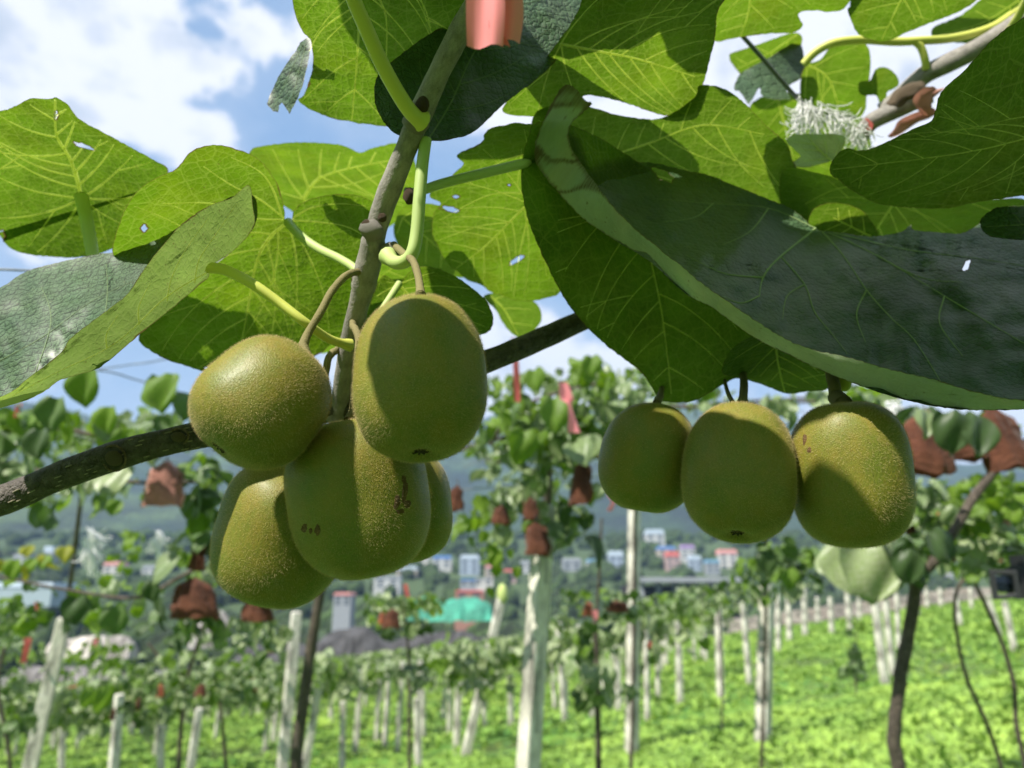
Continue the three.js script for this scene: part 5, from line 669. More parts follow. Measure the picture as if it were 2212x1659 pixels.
fruit('hindmost kiwi fruit peeping out behind the right side of the left cluster', LEFT, { top: [872, 970], bot: [878, 1212], d: 0.378, w: 204, tilt: 0.0, e: 0.80, seed: 5, hairs: 9000, stalk: [[800, 690, 0.374], [850, 800, 0.378], [870, 930, 0.38]] });
fruit('smallest kiwi fruit of the right cluster, at its left end, fully shaded', RIGHT, { top: [1418, 872], bot: [1384, 1108], d: 0.365, w: 208, tilt: 0.004, e: 0.82, as: 0.05, dimple: 0.10, seed: 6, hairs: 11000, stalk: [[1440, 715, 0.50], [1436, 800, 0.48], [1426, 856, 0.42]] });
fruit('middle kiwi fruit of the right cluster with a dark flower scar facing down', RIGHT, { top: [1598, 886], bot: [1592, 1160], d: 0.318, w: 250, tilt: 0.030, e: 0.80, as: 0.05, dimple: 0.09, seed: 7, stalk: [[1610, 715, 0.50], [1604, 785, 0.468], [1607, 830, 0.40], [1604, 874, 0.352]], sr: 0.0021 });
fruit('rightmost kiwi fruit of the right cluster, sunlit at the top with shadow streaks', RIGHT, { top: [1822, 868], bot: [1848, 1180], d: 0.330, w: 246, tilt: 0.004, e: 0.74, as: 0.01, seed: 8, stalk: [[1775, 700, 0.495], [1788, 770, 0.40], [1800, 825, 0.357], [1806, 858, 0.352]], sr: 0.0028, marks: [[1738, 950, 4, 14, 0.1], [1748, 972, 5, 6, 0]] });
part('stalk', tube(curve3([[1548, 740, 0.50], [1564, 815, 0.46], [1573, 850, 0.39], [1590, 880, 0.352]]), 0.0011, 10), M.stalk, rightVine);
{ const g = new THREE.SphereGeometry(0.0034, 16, 12); g.scale(1.1, 1.5, 1); const c = at(1822, 823, 0.36); g.translate(c.x, c.y, c.z); part('bud', g, M.petiole, rightVine); }

// ------------------------------------------------------------------ ribbons, twine, wires
function ribbon(rows, name, label, category, mat, group) {   // rows of x, y, depth, half width in the view, twist
  const c = catmull(rows, 8), pos = [], uv = [], idx = []; const right = V(1, 0, 0), fwd = V(0, 0, -1);
  c.forEach(([x, y, d, w, tw], i) => { const p = at(x, y, d), h = w / FL * d; for (let k = 0; k <= 6; k++) { const s = k / 3 - 1, b = 0.20 * h * Math.cos(s * 3.6 + i * 0.06); const q = p.clone().addScaledVector(right, s * h * Math.cos(tw) - b * Math.sin(tw)).addScaledVector(fwd, s * h * Math.sin(tw) + b * Math.cos(tw)); pos.push(q.x, q.y, q.z); uv.push(s * h, i * 0.01); } });
  for (let i = 0; i < c.length - 1; i++) for (let k = 0; k < 6; k++) { const a = i * 7 + k, b = a + 7; idx.push(a, b, a + 1, b, b + 1, a + 1); }
  const g = new THREE.BufferGeometry(); g.setAttribute('position', new THREE.Float32BufferAttribute(pos, 3)); g.setAttribute('uv', new THREE.Float32BufferAttribute(uv, 2)); g.setIndex(idx); g.computeVertexNormals();
  const t = thing(name, label, category, at(rows[0][0], rows[0][1], rows[0][2]), group); part('strip', g, mat, t); return t;
}
const RB = 'marker ribbons tied to the vines';
{ const t = ribbon([[1052, -170, 0.224, 40, 0.1], [1050, -60, 0.221, 41, 0.05], [1049, 30, 0.2195, 42, 0.0], [1048, 101, 0.219, 39, -0.05]], 'plastic_ribbon', 'blurred pink plastic ribbon hanging in front at the top centre', 'ribbon', M.pink, RB), q = ribbon([[1086, -170, 0.228, 42, 0.35], [1084, -40, 0.225, 45, 0.3], [1086, 30, 0.2235, 46, 0.25], [1084, 88, 0.2225, 40, 0.2]], 'plastic_ribbon', 'x', 'ribbon', M.pink, RB), k = ribbon([[1066, 56, 0.2215, 20, 0.9], [1074, 76, 0.2215, 26, 0.7], [1082, 96, 0.2215, 22, 0.5]], 'plastic_ribbon', 'x', 'ribbon', M.red, RB);
  for (const o of [q, k]) { const m = o.children[0]; m.position.copy(o.position).sub(t.position); m.userData.root = t; t.add(m); scene.remove(o); } }
[[[[1110, 730, 2.2, 6, 0.3], [1114, 790, 2.2, 8, 0.6], [1118, 868, 2.2, 7, 0.2]], 'long thin pink ribbon hanging below the sloping cane', M.red], [[[1216, 826, 1.9, 10, 0.3], [1224, 862, 1.9, 15, 0.2], [1230, 878, 1.9, 9, 0.9], [1241, 935, 1.9, 14, 0.2]], 'bright pink knotted ribbon hanging among leaves right of the cane', M.pink], [[[1318, 1068, 3, 8, 0.2], [1324, 1085, 3, 6, 0.6], [1316, 1104, 3, 6, 0.2]], 'small pink ribbon below the smallest right fruit', M.pink],
  [[[42, 872, 2.0, 6, 0.2], [36, 902, 2.0, 6, 0.4]], 'small red ribbon under the folded leaf at the left edge', M.red], [[[16, 930, 2.2, 8, 0.2], [8, 955, 2.2, 9, 0.4]], 'pinkish red ribbon lowest at the left edge', M.pink], [[[60, 1378, 5, 8, 0.3], [58, 1400, 5, 6, 0.6], [50, 1432, 5, 6, 0.2]], 'red ribbon at the left below the leaves by the thick post', M.red], [[[80, 1300, 4, 5, 0.2], [84, 1328, 4, 6, 0.4]], 'orange red ribbon left of the thick leaning post', M.red], [[[198, 1314, 4, 5, 0.2], [195, 1336, 4, 5, 0.4]], 'tiny pink ribbon right of the thick leaning post', M.pink], [[[207, 1380, 5, 5, 0.2], [203, 1396, 5, 5, 0.4]], 'tiny pink ribbon in front of the whitish rubble heap', M.pink], [[[152, 1486, 7, 9, 0.4], [172, 1478, 7, 6, 0.9]], 'pale red ribbon on leaves above the thin leaning post', M.pink], [[[1284, 1318, 3.3, 7, 0.2], [1287, 1338, 3.3, 7, 0.5]], 'pinkish ribbon knot on the thin upright vine stem', M.pink], [[[1404, 1386, 6, 4, 0.2], [1402, 1400, 6, 4, 0.5]], 'tiny red ribbon right of the tall bright post', M.red], [[[875, 1262, 5, 5, 0.2], [880, 1290, 5, 5, 0.5]], 'small orange pink ribbon below the hindmost fruit', M.red]]
  .forEach(([rows, label, mat]) => ribbon(rows, 'plastic_ribbon', label, 'ribbon', mat, RB));
// the pinkish paper scraps at the knot of the upper right branch
ribbon([[2026, 190, 0.585, 16, 0.2], [2000, 204, 0.58, 26, 0.6], [1990, 226, 0.58, 28, 0.3], [2006, 250, 0.585, 18, 0.2]], 'paper_scrap', 'crumpled reddish paper scrap under the branch knot', 'paper scrap', M.bagPink, 'paper scraps at the branch knot');
ribbon([[2024, 236, 0.59, 14, 0.2], [1992, 250, 0.588, 22, 0.5], [1960, 264, 0.588, 22, 0.2], [1936, 286, 0.588, 14, 0.6], [1920, 296, 0.588, 5, 0.6]], 'paper_scrap', 'pale pink torn paper scrap beside the dark right leaf', 'paper scrap', M.bagPink, 'paper scraps at the branch knot');
ribbon([[1868, 255, 0.612, 6, 0.3], [1880, 268, 0.612, 9, 0.5], [1876, 285, 0.612, 6, 0.2]], 'plastic_ribbon', 'red ribbon end round the cut branch end beside the white twine', 'ribbon', M.red, RB);
function tuft(name, label, cx, cy, d, runs, seed, n, rad, group) {
  const t = thing(name, label, 'twine', at(cx, cy, d), group), r = rng(seed), gs = [];
  for (let i = 0; i < n; i++) { const [x0, y0, x1, y1, s] = runs[Math.floor(r() * runs.length)], a = r(), p = [lerp(x0, x1, a), lerp(y0, y1, a)], pts = []; let x = p[0] + (r() - 0.5) * s * 0.5, y = p[1] + (r() - 0.5) * s * 0.3, ang = r() < 0.62 ? Math.atan2(y1 - y0, x1 - x0) + (r() - 0.5) * 1.1 : 1.35 + (r() - 0.5) * 0.9, dd = d + (r() - 0.5) * s * d / FL, turn = (r() - 0.35) * 0.7; for (let k = 0; k < 7; k++) { pts.push([x, y, dd]); x += Math.cos(ang) * s * 0.17; y += Math.sin(ang) * s * 0.17; ang += turn + (r() - 0.5) * 0.5; dd += (r() - 0.5) * s * 0.1 * d / FL; } gs.push(tube(curve3(pts, 4), (u) => rad * (1 - 0.5 * u), 5)); }
  part('strands', mergeGeometries(gs), M.twine, t, undefined, 'stuff'); return t;
}
tuft('twine_bunch', 'frayed white plastic twine bunch tying the steel wire to the branch', 1790, 250, 0.585, [[1722, 205, 1745, 240, 50], [1728, 225, 1780, 262, 56], [1735, 212, 1820, 255, 56], [1790, 240, 1862, 280, 52], [1830, 272, 1865, 312, 46], [1716, 240, 1724, 275, 44]], 17, 170, 0.00055);
const wire = (rows, label, r) => { const t = thing('wire', label, 'wire', at(...rows[0]), 'trellis wires'); part('strand', tube(curve3(rows, 6), r, 8), M.wire, t); };
wire([[1490, -80, 0.55], [1550, 15, 0.56], [1640, 118, 0.573], [1722, 212, 0.585], [1780, 262, 0.60]], 'dark steel wire slanting down to the white twine bunch', 0.0017);
wire([[-200, 577, 0.75], [0, 582, 0.75], [120, 586, 0.76], [700, 600, 0.8]], 'thin dark wire at the left edge above the folded leaf', 0.0012);
wire([[-100, 770, 1.7], [200, 798, 1.8], [300, 822, 1.85], [430, 858, 1.9], [900, 980, 2.2]], 'thin grey wire sloping down behind the topmost left fruit', 0.0018);
wire([[180, 803, 1.9], [280, 788, 1.95], [362, 775, 2.0], [700, 700, 2.4]], 'thin grey wire rising behind the backlit heart shaped leaf', 0.0016);
wire([[-100, 880, 2.4], [60, 912, 2.4], [150, 936, 2.5], [240, 962, 2.5], [420, 1010, 2.7]], 'thin wire among the left background leaves', 0.0016);
wire([[960, 1062, 2.6], [1080, 1050, 2.6], [1200, 1038, 2.7], [1420, 1020, 2.9]], 'thin pale wire behind the central background leaves', 0.0016);
wire([[1000, 1010, 3.4], [1300, 900, 3.3], [1420, 876, 3.2], [1560, 860, 3.1], [2300, 1000, 3.0]], 'thin wire behind the right fruit cluster', 0.0017);
wire([[-50, 1192, 4], [330, 1210, 4.2], [900, 1240, 4.6]], 'thin yellowish wire carrying the plastic rags', 0.002);
wire([[1960, 1070, 2.8], [2080, 1078, 2.8], [2240, 1064, 2.8]], 'thin pale wire behind the right trunk fork', 0.0017);
tuft('plastic_rag', 'large whitish plastic rag hanging from the far wire at the left', 196, 1170, 4.1, [[192, 1142, 208, 1160, 34], [188, 1160, 205, 1195, 36], [182, 1185, 200, 1215, 34]], 19, 80, 0.004, 'plastic rags');
tuft('plastic_rag', 'smaller whitish plastic rag hanging beside the grey green leaf', 336, 1165, 4.2, [[340, 1148, 350, 1160, 26], [330, 1160, 342, 1185, 26]], 23, 50, 0.0035, 'plastic rags');
tuft('plastic_rag', 'white plastic rag behind the rightmost fruit', 1935, 905, 2.4, [[1922, 870, 1945, 890, 44], [1925, 890, 1945, 935, 44]], 25, 90, 0.0035, 'plastic rags');

// ------------------------------------------------------------------ background vines
const bgLeaves = [0, 1, 2, 3, 4, 5].map((s) => {               // one heart-shaped leaf, 1 across, curled its own way
  const r = rng(900 + s), nu = 8, nv = 7, pos = [], uv = [], idx = [], droop = 0.25 + 0.4 * r(), fold = 0.1 + 0.35 * r(), tw = (r() - 0.5) * 0.6, wav = 0.05 + 0.06 * r();
  for (let j = 0; j <= nv; j++) for (let i = 0; i <= nu; i++) {
    const v = j / nv, u = i / nu * 2 - 1, w = 0.52 * Math.pow(Math.sin(Math.PI * Math.min(1, v * 0.90 + 0.10)), 0.52) * (1 + 0.06 * Math.sin(v * 9 + s)), x = u * w, z = v * 0.95 - 0.05 * Math.abs(u) * (1 - v) ** 2;
    pos.push(x, Math.abs(x) * fold - droop * v * v + tw * x * v + wav * Math.sin(u * 4 + v * 5 + s) - 0.25 * x * x, z); uv.push(x * 0.11, z * 0.11);
  }
  for (let j = 0; j < nv; j++) for (let i = 0; i < nu; i++) { const a = j * (nu + 1) + i, b = a + nu + 1; idx.push(a, b, a + 1, b, b + 1, a + 1); }
  const g = new THREE.BufferGeometry(); g.setAttribute('position', new THREE.Float32BufferAttribute(pos, 3)); g.setAttribute('uv', new THREE.Float32BufferAttribute(uv, 2)); g.setIndex(idx); g.computeVertexNormals(); g.userData.local = true; return g;
});
function setLeaf(o, r, p, size, hang = 0.35) {
  o.position.copy(p); const e = new THREE.Euler((r() - 0.35) * 1.5 + hang, r() * 6.28, (r() - 0.5) * 1.3, 'YXZ'); o.quaternion.setFromEuler(e); o.scale.setScalar(size * (0.65 + 0.6 * r()));
}
function bgVine(name, label, { stems, clusters, single = [], seed }) {
  const r = rng(seed), f = stems[0].p[0], base = at(...f), t = thing(name, label, 'kiwi vine', base, 'kiwi vines further back');
  for (const s of stems) part(s.n ?? 'cane', tube(curve3(s.p, 8), (u) => lerp(s.r[0], s.r[1], u), 10, seed, 0.14), M.trunk, t);
  for (const [x, y, d, rx, ry, n, size, mats] of clusters) for (let i = 0; i < Math.round(n * (d > 3.7 ? 2.6 : 2.0)); i++) {
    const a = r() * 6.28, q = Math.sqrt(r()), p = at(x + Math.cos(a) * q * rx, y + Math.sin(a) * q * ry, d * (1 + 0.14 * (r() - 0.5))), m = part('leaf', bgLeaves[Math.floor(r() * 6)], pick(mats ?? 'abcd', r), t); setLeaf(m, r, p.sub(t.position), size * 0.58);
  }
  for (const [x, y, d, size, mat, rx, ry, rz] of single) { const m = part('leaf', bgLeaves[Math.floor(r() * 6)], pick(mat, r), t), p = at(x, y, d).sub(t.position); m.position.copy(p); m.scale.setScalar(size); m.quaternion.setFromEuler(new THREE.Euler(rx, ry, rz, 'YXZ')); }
  return t;
}
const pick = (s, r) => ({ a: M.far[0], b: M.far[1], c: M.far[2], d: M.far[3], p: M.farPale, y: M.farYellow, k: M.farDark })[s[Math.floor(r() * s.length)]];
bgVine('kiwi_vine', 'kiwi vine with broad leaves hanging at the left edge below the folded leaf', { seed: 41, stems: [{ n: 'trunk', p: [[-60, 1700, 2.5], [-60, 1300, 2.4], [-40, 1000, 2.3], [20, 940, 2.3]], r: [0.02, 0.012] }, { p: [[-60, 960, 2.3], [100, 925, 2.3], [250, 945, 2.3], [420, 930, 2.4]], r: [0.008, 0.004] }, { p: [[0, 1000, 2.4], [150, 1030, 2.4], [300, 1042, 2.4], [440, 1040, 2.4]], r: [0.008, 0.005] }],
  clusters: [[60, 910, 2.0, 90, 35, 9, 0.11, 'aadb'], [200, 920, 2.2, 100, 35, 10, 0.10, 'aadcb'], [350, 930, 2.3, 70, 40, 8, 0.10, 'aabc'], [40, 1000, 2.2, 70, 30, 7, 0.10, 'ccb'], [230, 1060, 2.6, 200, 30, 8, 0.09, 'abdc'], [440, 1050, 2.4, 40, 70, 12, 0.12, 'bkab'], [110, 1080, 2.3, 30, 30, 3, 0.10, 'ab'], [160, 1030, 2.3, 60, 20, 4, 0.1, 'cb']],
  single: [[182, 800, 1.5, 0.064, 'a', 1.3, 0.2, 0.1], [356, 812, 1.6, 0.083, 'a', 1.2, 0.1, 0.2], [400, 850, 1.6, 0.051, 'b', 1.1, 0.8, 0.2], [120, 860, 1.5, 0.064, 'b', 1.4, -0.5, -0.5], [85, 930, 1.6, 0.058, 'k', 1.2, 0.3, 0.3], [230, 880, 1.9, 0.058, 'd', 1.2, 0.3, 0.3], [250, 1010, 2.3, 0.112, 'p', 0.6, 0.3, 0.3]] });
bgVine('kiwi_vine', 'leafy kiwi vine at the left behind the lowest fruit with drooping brown bags', { seed: 43, stems: [{ n: 'trunk', p: [[650, 1900, 3.1], [640, 1660, 3.1], [655, 1520, 3.1], [672, 1400, 3.1], [690, 1290, 3.1], [705, 1200, 3.1], [720, 1100, 3.1]], r: [0.027, 0.016] }, { p: [[692, 1280, 3.1], [560, 1240, 3.05], [430, 1230, 3.0], [300, 1290, 3.0], [150, 1275, 3.0], [0, 1246, 3.0]], r: [0.011, 0.005] }],
  clusters: [[450, 1190, 2.9, 60, 70, 18, 0.12, 'ckba'], [400, 1330, 2.9, 80, 50, 12, 0.13, 'kab'], [560, 1370, 3.2, 80, 45, 18, 0.10, 'cpcb'], [170, 1320, 2.8, 60, 25, 4, 0.11, 'ak'], [60, 1300, 3.2, 70, 50, 10, 0.09, 'abd'], [240, 1280, 3.3, 90, 40, 12, 0.09, 'acd'], [60, 1210, 3.2, 60, 25, 5, 0.08, 'yyd'], [280, 1200, 3.2, 40, 60, 9, 0.07, 'ad']],
  single: [[385, 1205, 2.6, 0.102, 'c', 0.4, -0.9, -0.3], [328, 1255, 2.6, 0.064, 'k', 1.2, 0.2, 0.2], [168, 1290, 2.4, 0.083, 'k', 1.2, 0.4, 0.1], [245, 1310, 2.4, 0.083, 'b', 1.3, 0.9, 0.6], [60, 1180, 2.8, 0.051, 'y', 0.7, 0.5, 0.2], [135, 1182, 2.8, 0.058, 'y', 0.5, 0.8, 0.2], [30, 1210, 2.8, 0.064, 'd', 1.1, 0.2, 0.1]] });
bgVine('kiwi_vine', 'leafy kiwi vine between the two fruit clusters hung with brown bags', { seed: 47, stems: [{ n: 'trunk', p: [[1145, 1900, 3.1], [1155, 1500, 3.1], [1172, 1200, 3.0], [1185, 1020, 2.9], [1160, 940, 2.8]], r: [0.018, 0.014] }, { p: [[1050, 1000, 2.7], [1170, 985, 2.6], [1300, 988, 2.7], [1450, 1000, 2.8]], r: [0.009, 0.006] }, { p: [[1060, 960, 2.7], [1110, 890, 2.6], [1200, 850, 2.6], [1330, 820, 2.6]], r: [0.008, 0.004] }],
  clusters: [[1110, 900, 2.5, 60, 60, 16, 0.11, 'aadb'], [1240, 890, 2.5, 90, 60, 20, 0.11, 'abcc'], [1330, 850, 2.5, 60, 40, 10, 0.10, 'acc'], [1120, 1010, 2.6, 80, 50, 18, 0.10, 'cpbc'], [1230, 960, 2.6, 80, 50, 14, 0.11, 'bcab'], [1110, 1090, 2.7, 70, 50, 15, 0.10, 'acpb'], [1270, 800, 2.5, 50, 25, 7, 0.09, 'ad'], [1320, 960, 2.8, 60, 40, 10, 0.09, 'bcb'], [1040, 1130, 2.7, 50, 60, 9, 0.09, 'adb'], [1075, 1200, 2.9, 50, 30, 5, 0.07, 'dd'], [1230, 1130, 2.8, 50, 50, 7, 0.12, 'kcb']],
  single: [[1275, 770, 2.2, 0.058, 'a', 1.2, 0.4, 0.2], [1150, 800, 2.2, 0.064, 'a', 1.0, 0.3, 0.5], [1190, 860, 2.1, 0.096, 'a', 1.1, 0.6, 0.2], [1130, 930, 2.2, 0.090, 'a', 1.2, 0.1, -0.3], [1235, 960, 2.3, 0.090, 'c', 0.5, 0.5, 0.4], [1270, 1160, 2.6, 0.096, 'k', 0.7, 1.2, 0.2], [1085, 1140, 2.5, 0.064, 'c', 1.2, 0.3, 0.4], [1070, 1195, 2.7, 0.051, 'd', 1.3, 0.2, 0.1], [1115, 1225, 2.7, 0.038, 'd', 1.2, 0.6, 0.1], [1060, 1268, 2.8, 0.038, 'd', 1.3, -0.6, 0.1]] });
bgVine('kiwi_vine', 'kiwi vine foliage behind the right fruit cluster', { seed: 53, stems: [{ n: 'trunk', p: [[1640, 1760, 6.4], [1650, 1500, 6.3], [1655, 1200, 5.4], [1650, 900, 4.2]], r: [0.016, 0.012] }, { p: [[1360, 870, 3.2], [1500, 880, 3.2], [1700, 870, 3.1], [1900, 860, 3.0]], r: [0.007, 0.005] }],
  clusters: [[1440, 860, 3.2, 90, 35, 10, 0.10, 'cpab'], [1560, 855, 3.2, 80, 28, 8, 0.10, 'acp'], [1720, 860, 3.0, 70, 30, 10, 0.11, 'cppb'], [1890, 850, 2.8, 60, 40, 10, 0.11, 'acd'], [1700, 1200, 3.6, 60, 40, 16, 0.12, 'kkba'], [1620, 1250, 3.7, 60, 50, 14, 0.09, 'cab'], [1730, 1250, 3.6, 40, 25, 6, 0.10, 'pb']],
  single: [[1865, 1160, 2.3, 0.19, 'p', 1.15, 0.15, 0.05], [1825, 1172, 2.35, 0.15, 'p', 1.0, -0.4, 0.1], [1905, 1172, 2.35, 0.15, 'p', 1.1, 0.5, 0.1], [1790, 1200, 2.5, 0.096, 'p', 0.7, -0.3, 0.2], [1905, 1150, 2.3, 0.090, 'k', 0.8, 0.6, 0.2], [1650, 1190, 3.4, 0.096, 'k', 1.1, 0.3, 0.3], [1700, 1230, 3.3, 0.083, 'a', 1.2, 0.5, 0.3]] });
bgVine('kiwi_vine', 'kiwi vine with the forked dark trunk at the right', { seed: 59, stems: [{ n: 'trunk', p: [[1960, 1900, 2.35], [1940, 1660, 2.35], [1930, 1600, 2.35], [1938, 1520, 2.35], [1950, 1430, 2.35], [1968, 1340, 2.35], [1978, 1255, 2.35], [1972, 1222, 2.35]], r: [0.020, 0.018] }, { p: [[1978, 1255, 2.35], [2020, 1210, 2.32], [2060, 1150, 2.3], [2100, 1080, 2.3], [2150, 1015, 2.3], [2200, 965, 2.3], [2300, 920, 2.3]], r: [0.016, 0.012] }, { p: [[1975, 1240, 2.35], [1955, 1205, 2.35], [1930, 1180, 2.35], [1880, 1150, 2.4]], r: [0.015, 0.008] }, { p: [[2150, 1015, 2.3], [2180, 960, 2.28], [2150, 900, 2.25], [2080, 860, 2.2]], r: [0.010, 0.006] }],
  clusters: [[2010, 920, 2.1, 60, 35, 9, 0.12, 'kkb'], [2080, 1080, 2.6, 130, 50, 26, 0.10, 'acdb'], [2040, 1140, 2.6, 90, 50, 16, 0.10, 'cbap'], [2150, 1180, 2.7, 70, 50, 18, 0.10, 'acpb'], [1970, 1180, 2.3, 40, 30, 6, 0.12, 'kb'], [1990, 1060, 2.5, 30, 40, 5, 0.11, 'pc'], [2180, 1050, 2.6, 40, 40, 8, 0.1, 'ad'], [2140, 920, 2.4, 60, 30, 6, 0.1, 'ab']],
  single: [[2050, 890, 1.6, 0.080, 'k', 1.25, 0.05, 0.1], [2098, 900, 1.62, 0.088, 'k', 1.3, 0.5, 0.2], [1985, 885, 1.62, 0.064, 'c', 1.2, 0.6, 0.1], [1990, 885, 2.0, 0.096, 'k', 1.1, 0.4, 0.1], [2070, 900, 2.0, 0.102, 'k', 1.2, -0.3, 0.2], [2010, 1150, 2.1, 0.090, 'k', 0.9, 0.9, 0.7], [1955, 1190, 2.1, 0.083, 'k', 1.2, 0.1, 0.2], [1962, 965, 2.1, 0.072, 'p', 0.8, 0.4, 0.2]] });
bgVine('kiwi_vine', 'thin crooked vine stems at the lower right under the black camera', { seed: 61, stems: [{ n: 'stem', p: [[2175, 1800, 3.2], [2165, 1670, 3.2], [2130, 1560, 3.2], [2090, 1470, 3.2], [2070, 1390, 3.2], [2062, 1310, 3.2], [2075, 1260, 3.2], [2110, 1240, 3.2]], r: [0.009, 0.007] }, { n: 'stem', p: [[2250, 1800, 3.2], [2212, 1640, 3.2], [2195, 1560, 3.2], [2190, 1480, 3.2], [2165, 1390, 3.2], [2130, 1310, 3.2], [2105, 1250, 3.2], [2120, 1210, 3.2]], r: [0.010, 0.008] }], clusters: [[2090, 1220, 3.2, 60, 30, 12, 0.09, 'acb'], [2200, 1210, 3.3, 50, 40, 10, 0.09, 'acb']] });
bgVine('kiwi_vine', 'thin upright young vine with leaves low on its stem left of the tall bright post', { seed: 67, stems: [{ n: 'stem', p: [[1296, 1900, 3.3], [1293, 1659, 3.3], [1290, 1500, 3.3], [1288, 1400, 3.3], [1285, 1340, 3.3]], r: [0.014, 0.010] }, { n: 'stake', p: [[1286, 1350, 3.32], [1294, 1250, 3.3], [1300, 1120, 3.3]], r: [0.006, 0.005] }],
  clusters: [[1255, 1405, 3.2, 25, 12, 3, 0.10, 'kab'], [1270, 1445, 3.2, 50, 14, 5, 0.11, 'pcc'], [1265, 1500, 3.2, 30, 30, 6, 0.10, 'kbp'], [1335, 1490, 3.3, 30, 20, 3, 0.12, 'cb'], [1280, 1360, 3.3, 40, 16, 4, 0.10, 'kab'], [1350, 1300, 4.4, 60, 35, 16, 0.09, 'acbk'], [1460, 1300, 5, 60, 25, 12, 0.09, 'acb'], [1240, 1290, 4.6, 40, 30, 9, 0.08, 'acb']] });
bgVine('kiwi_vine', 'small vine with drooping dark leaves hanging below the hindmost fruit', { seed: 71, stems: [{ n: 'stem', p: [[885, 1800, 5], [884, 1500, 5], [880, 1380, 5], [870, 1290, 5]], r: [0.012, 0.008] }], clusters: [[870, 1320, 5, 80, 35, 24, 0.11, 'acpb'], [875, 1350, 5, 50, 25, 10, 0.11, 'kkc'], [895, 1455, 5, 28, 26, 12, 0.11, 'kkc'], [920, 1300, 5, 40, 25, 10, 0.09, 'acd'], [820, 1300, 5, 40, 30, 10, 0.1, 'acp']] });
bgVine('kiwi_vine', 'young vine with a forked stem at the lower left', { seed: 73, stems: [{ n: 'stem', p: [[384, 1800, 5.4], [386, 1659, 5.4], [392, 1560, 5.4], [400, 1500, 5.4], [412, 1440, 5.4], [430, 1380, 5.4], [445, 1330, 5.4]], r: [0.018, 0.011] }, { n: 'stem', p: [[402, 1495, 5.4], [375, 1455, 5.4], [345, 1420, 5.4], [320, 1390, 5.4]], r: [0.012, 0.008] }], clusters: [[430, 1480, 5.4, 110, 40, 34, 0.11, 'cpab'], [330, 1460, 5.4, 90, 45, 26, 0.10, 'acp'], [440, 1400, 5.4, 70, 40, 16, 0.1, 'ac'], [520, 1470, 5.6, 70, 40, 24, 0.11, 'cpb'], [285, 1535, 5.4, 28, 22, 8, 0.11, 'kkb'], [275, 1440, 5.8, 60, 40, 16, 0.1, 'acb']] });
bgVine('kiwi_vine', 'young vine with a single stem right of the forked one at the lower left', { seed: 79, stems: [{ n: 'stem', p: [[492, 1800, 6], [488, 1659, 6], [483, 1600, 6], [478, 1540, 6], [470, 1490, 6]], r: [0.016, 0.010] }], clusters: [[480, 1480, 6, 90, 35, 26, 0.11, 'cab'], [560, 1460, 6.2, 70, 40, 26, 0.11, 'cpa'], [660, 1460, 7.4, 60, 40, 18, 0.11, 'acb']] });
bgVine('kiwi_vine', 'leafy vine at the lower left corner beside the thick leaning post', { seed: 83, stems: [{ n: 'stem', p: [[20, 1800, 4.4], [22, 1659, 4.4], [8, 1560, 4.4], [-5, 1480, 4.4], [10, 1400, 4.4]], r: [0.012, 0.009] }], clusters: [[30, 1400, 5.7, 70, 50, 26, 0.10, 'acb'], [40, 1500, 5.8, 60, 50, 22, 0.10, 'acpb'], [45, 1560, 4.4, 30, 30, 6, 0.11, 'kb'], [150, 1440, 5.6, 60, 40, 18, 0.1, 'acd'], [230, 1400, 5.2, 60, 25, 10, 0.09, 'ad'], [20, 1330, 4.6, 60, 30, 16, 0.1, 'acb']] });
bgVine('kiwi_vine', 'tiny young vine with a few dark leaves in the grass under the rightmost fruit', { seed: 89, stems: [{ n: 'stem', p: [[1850, 1500, 8], [1846, 1440, 8], [1850, 1370, 8], [1846, 1330, 8]], r: [0.008, 0.006] }], clusters: [[1845, 1415, 8, 18, 26, 9, 0.14, 'kb'], [1838, 1455, 8, 26, 20, 8, 0.15, 'kcb'], [1842, 1350, 8, 18, 16, 5, 0.12, 'ab']] });
bgVine('kiwi_vine', 'vine bunch on a post behind the gap between the two right fruits', { seed: 97, stems: [{ n: 'stem', p: [[1560, 1700, 9], [1560, 1520, 9], [1556, 1380, 9], [1552, 1290, 9]], r: [0.012, 0.010] }], clusters: [[1510, 1290, 8, 60, 30, 36, 0.13, 'acbp'], [1600, 1280, 8.5, 50, 25, 26, 0.13, 'acb'], [1420, 1310, 8, 50, 24, 22, 0.12, 'acb']] });
bgVine('kiwi_vine', 'fine pale leafy vine band far behind the gap between the two fruit clusters', { seed: 101, stems: [{ n: 'trunk', p: [[1363, 1660, 6.8], [1367, 1500, 6.8], [1371, 1200, 6.8], [1372, 1090, 6.4], [1376, 960, 4.6], [1380, 900, 4.0]], r: [0.018, 0.012] }, { p: [[960, 980, 4.0], [1150, 930, 4.0], [1380, 890, 4.0], [1560, 870, 4.0], [1960, 850, 4.0]], r: [0.010, 0.007] }],
  clusters: [[1150, 830, 3.8, 110, 30, 20, 0.10, 'acpd'], [1300, 820, 3.8, 130, 35, 30, 0.10, 'acpd'], [1130, 950, 3.9, 130, 50, 34, 0.10, 'acpcb'], [1290, 920, 3.9, 120, 50, 34, 0.10, 'acpcd'], [1190, 1050, 3.9, 110, 40, 22, 0.10, 'acpb'], [1420, 830, 4.0, 60, 25, 12, 0.10, 'acd']] });
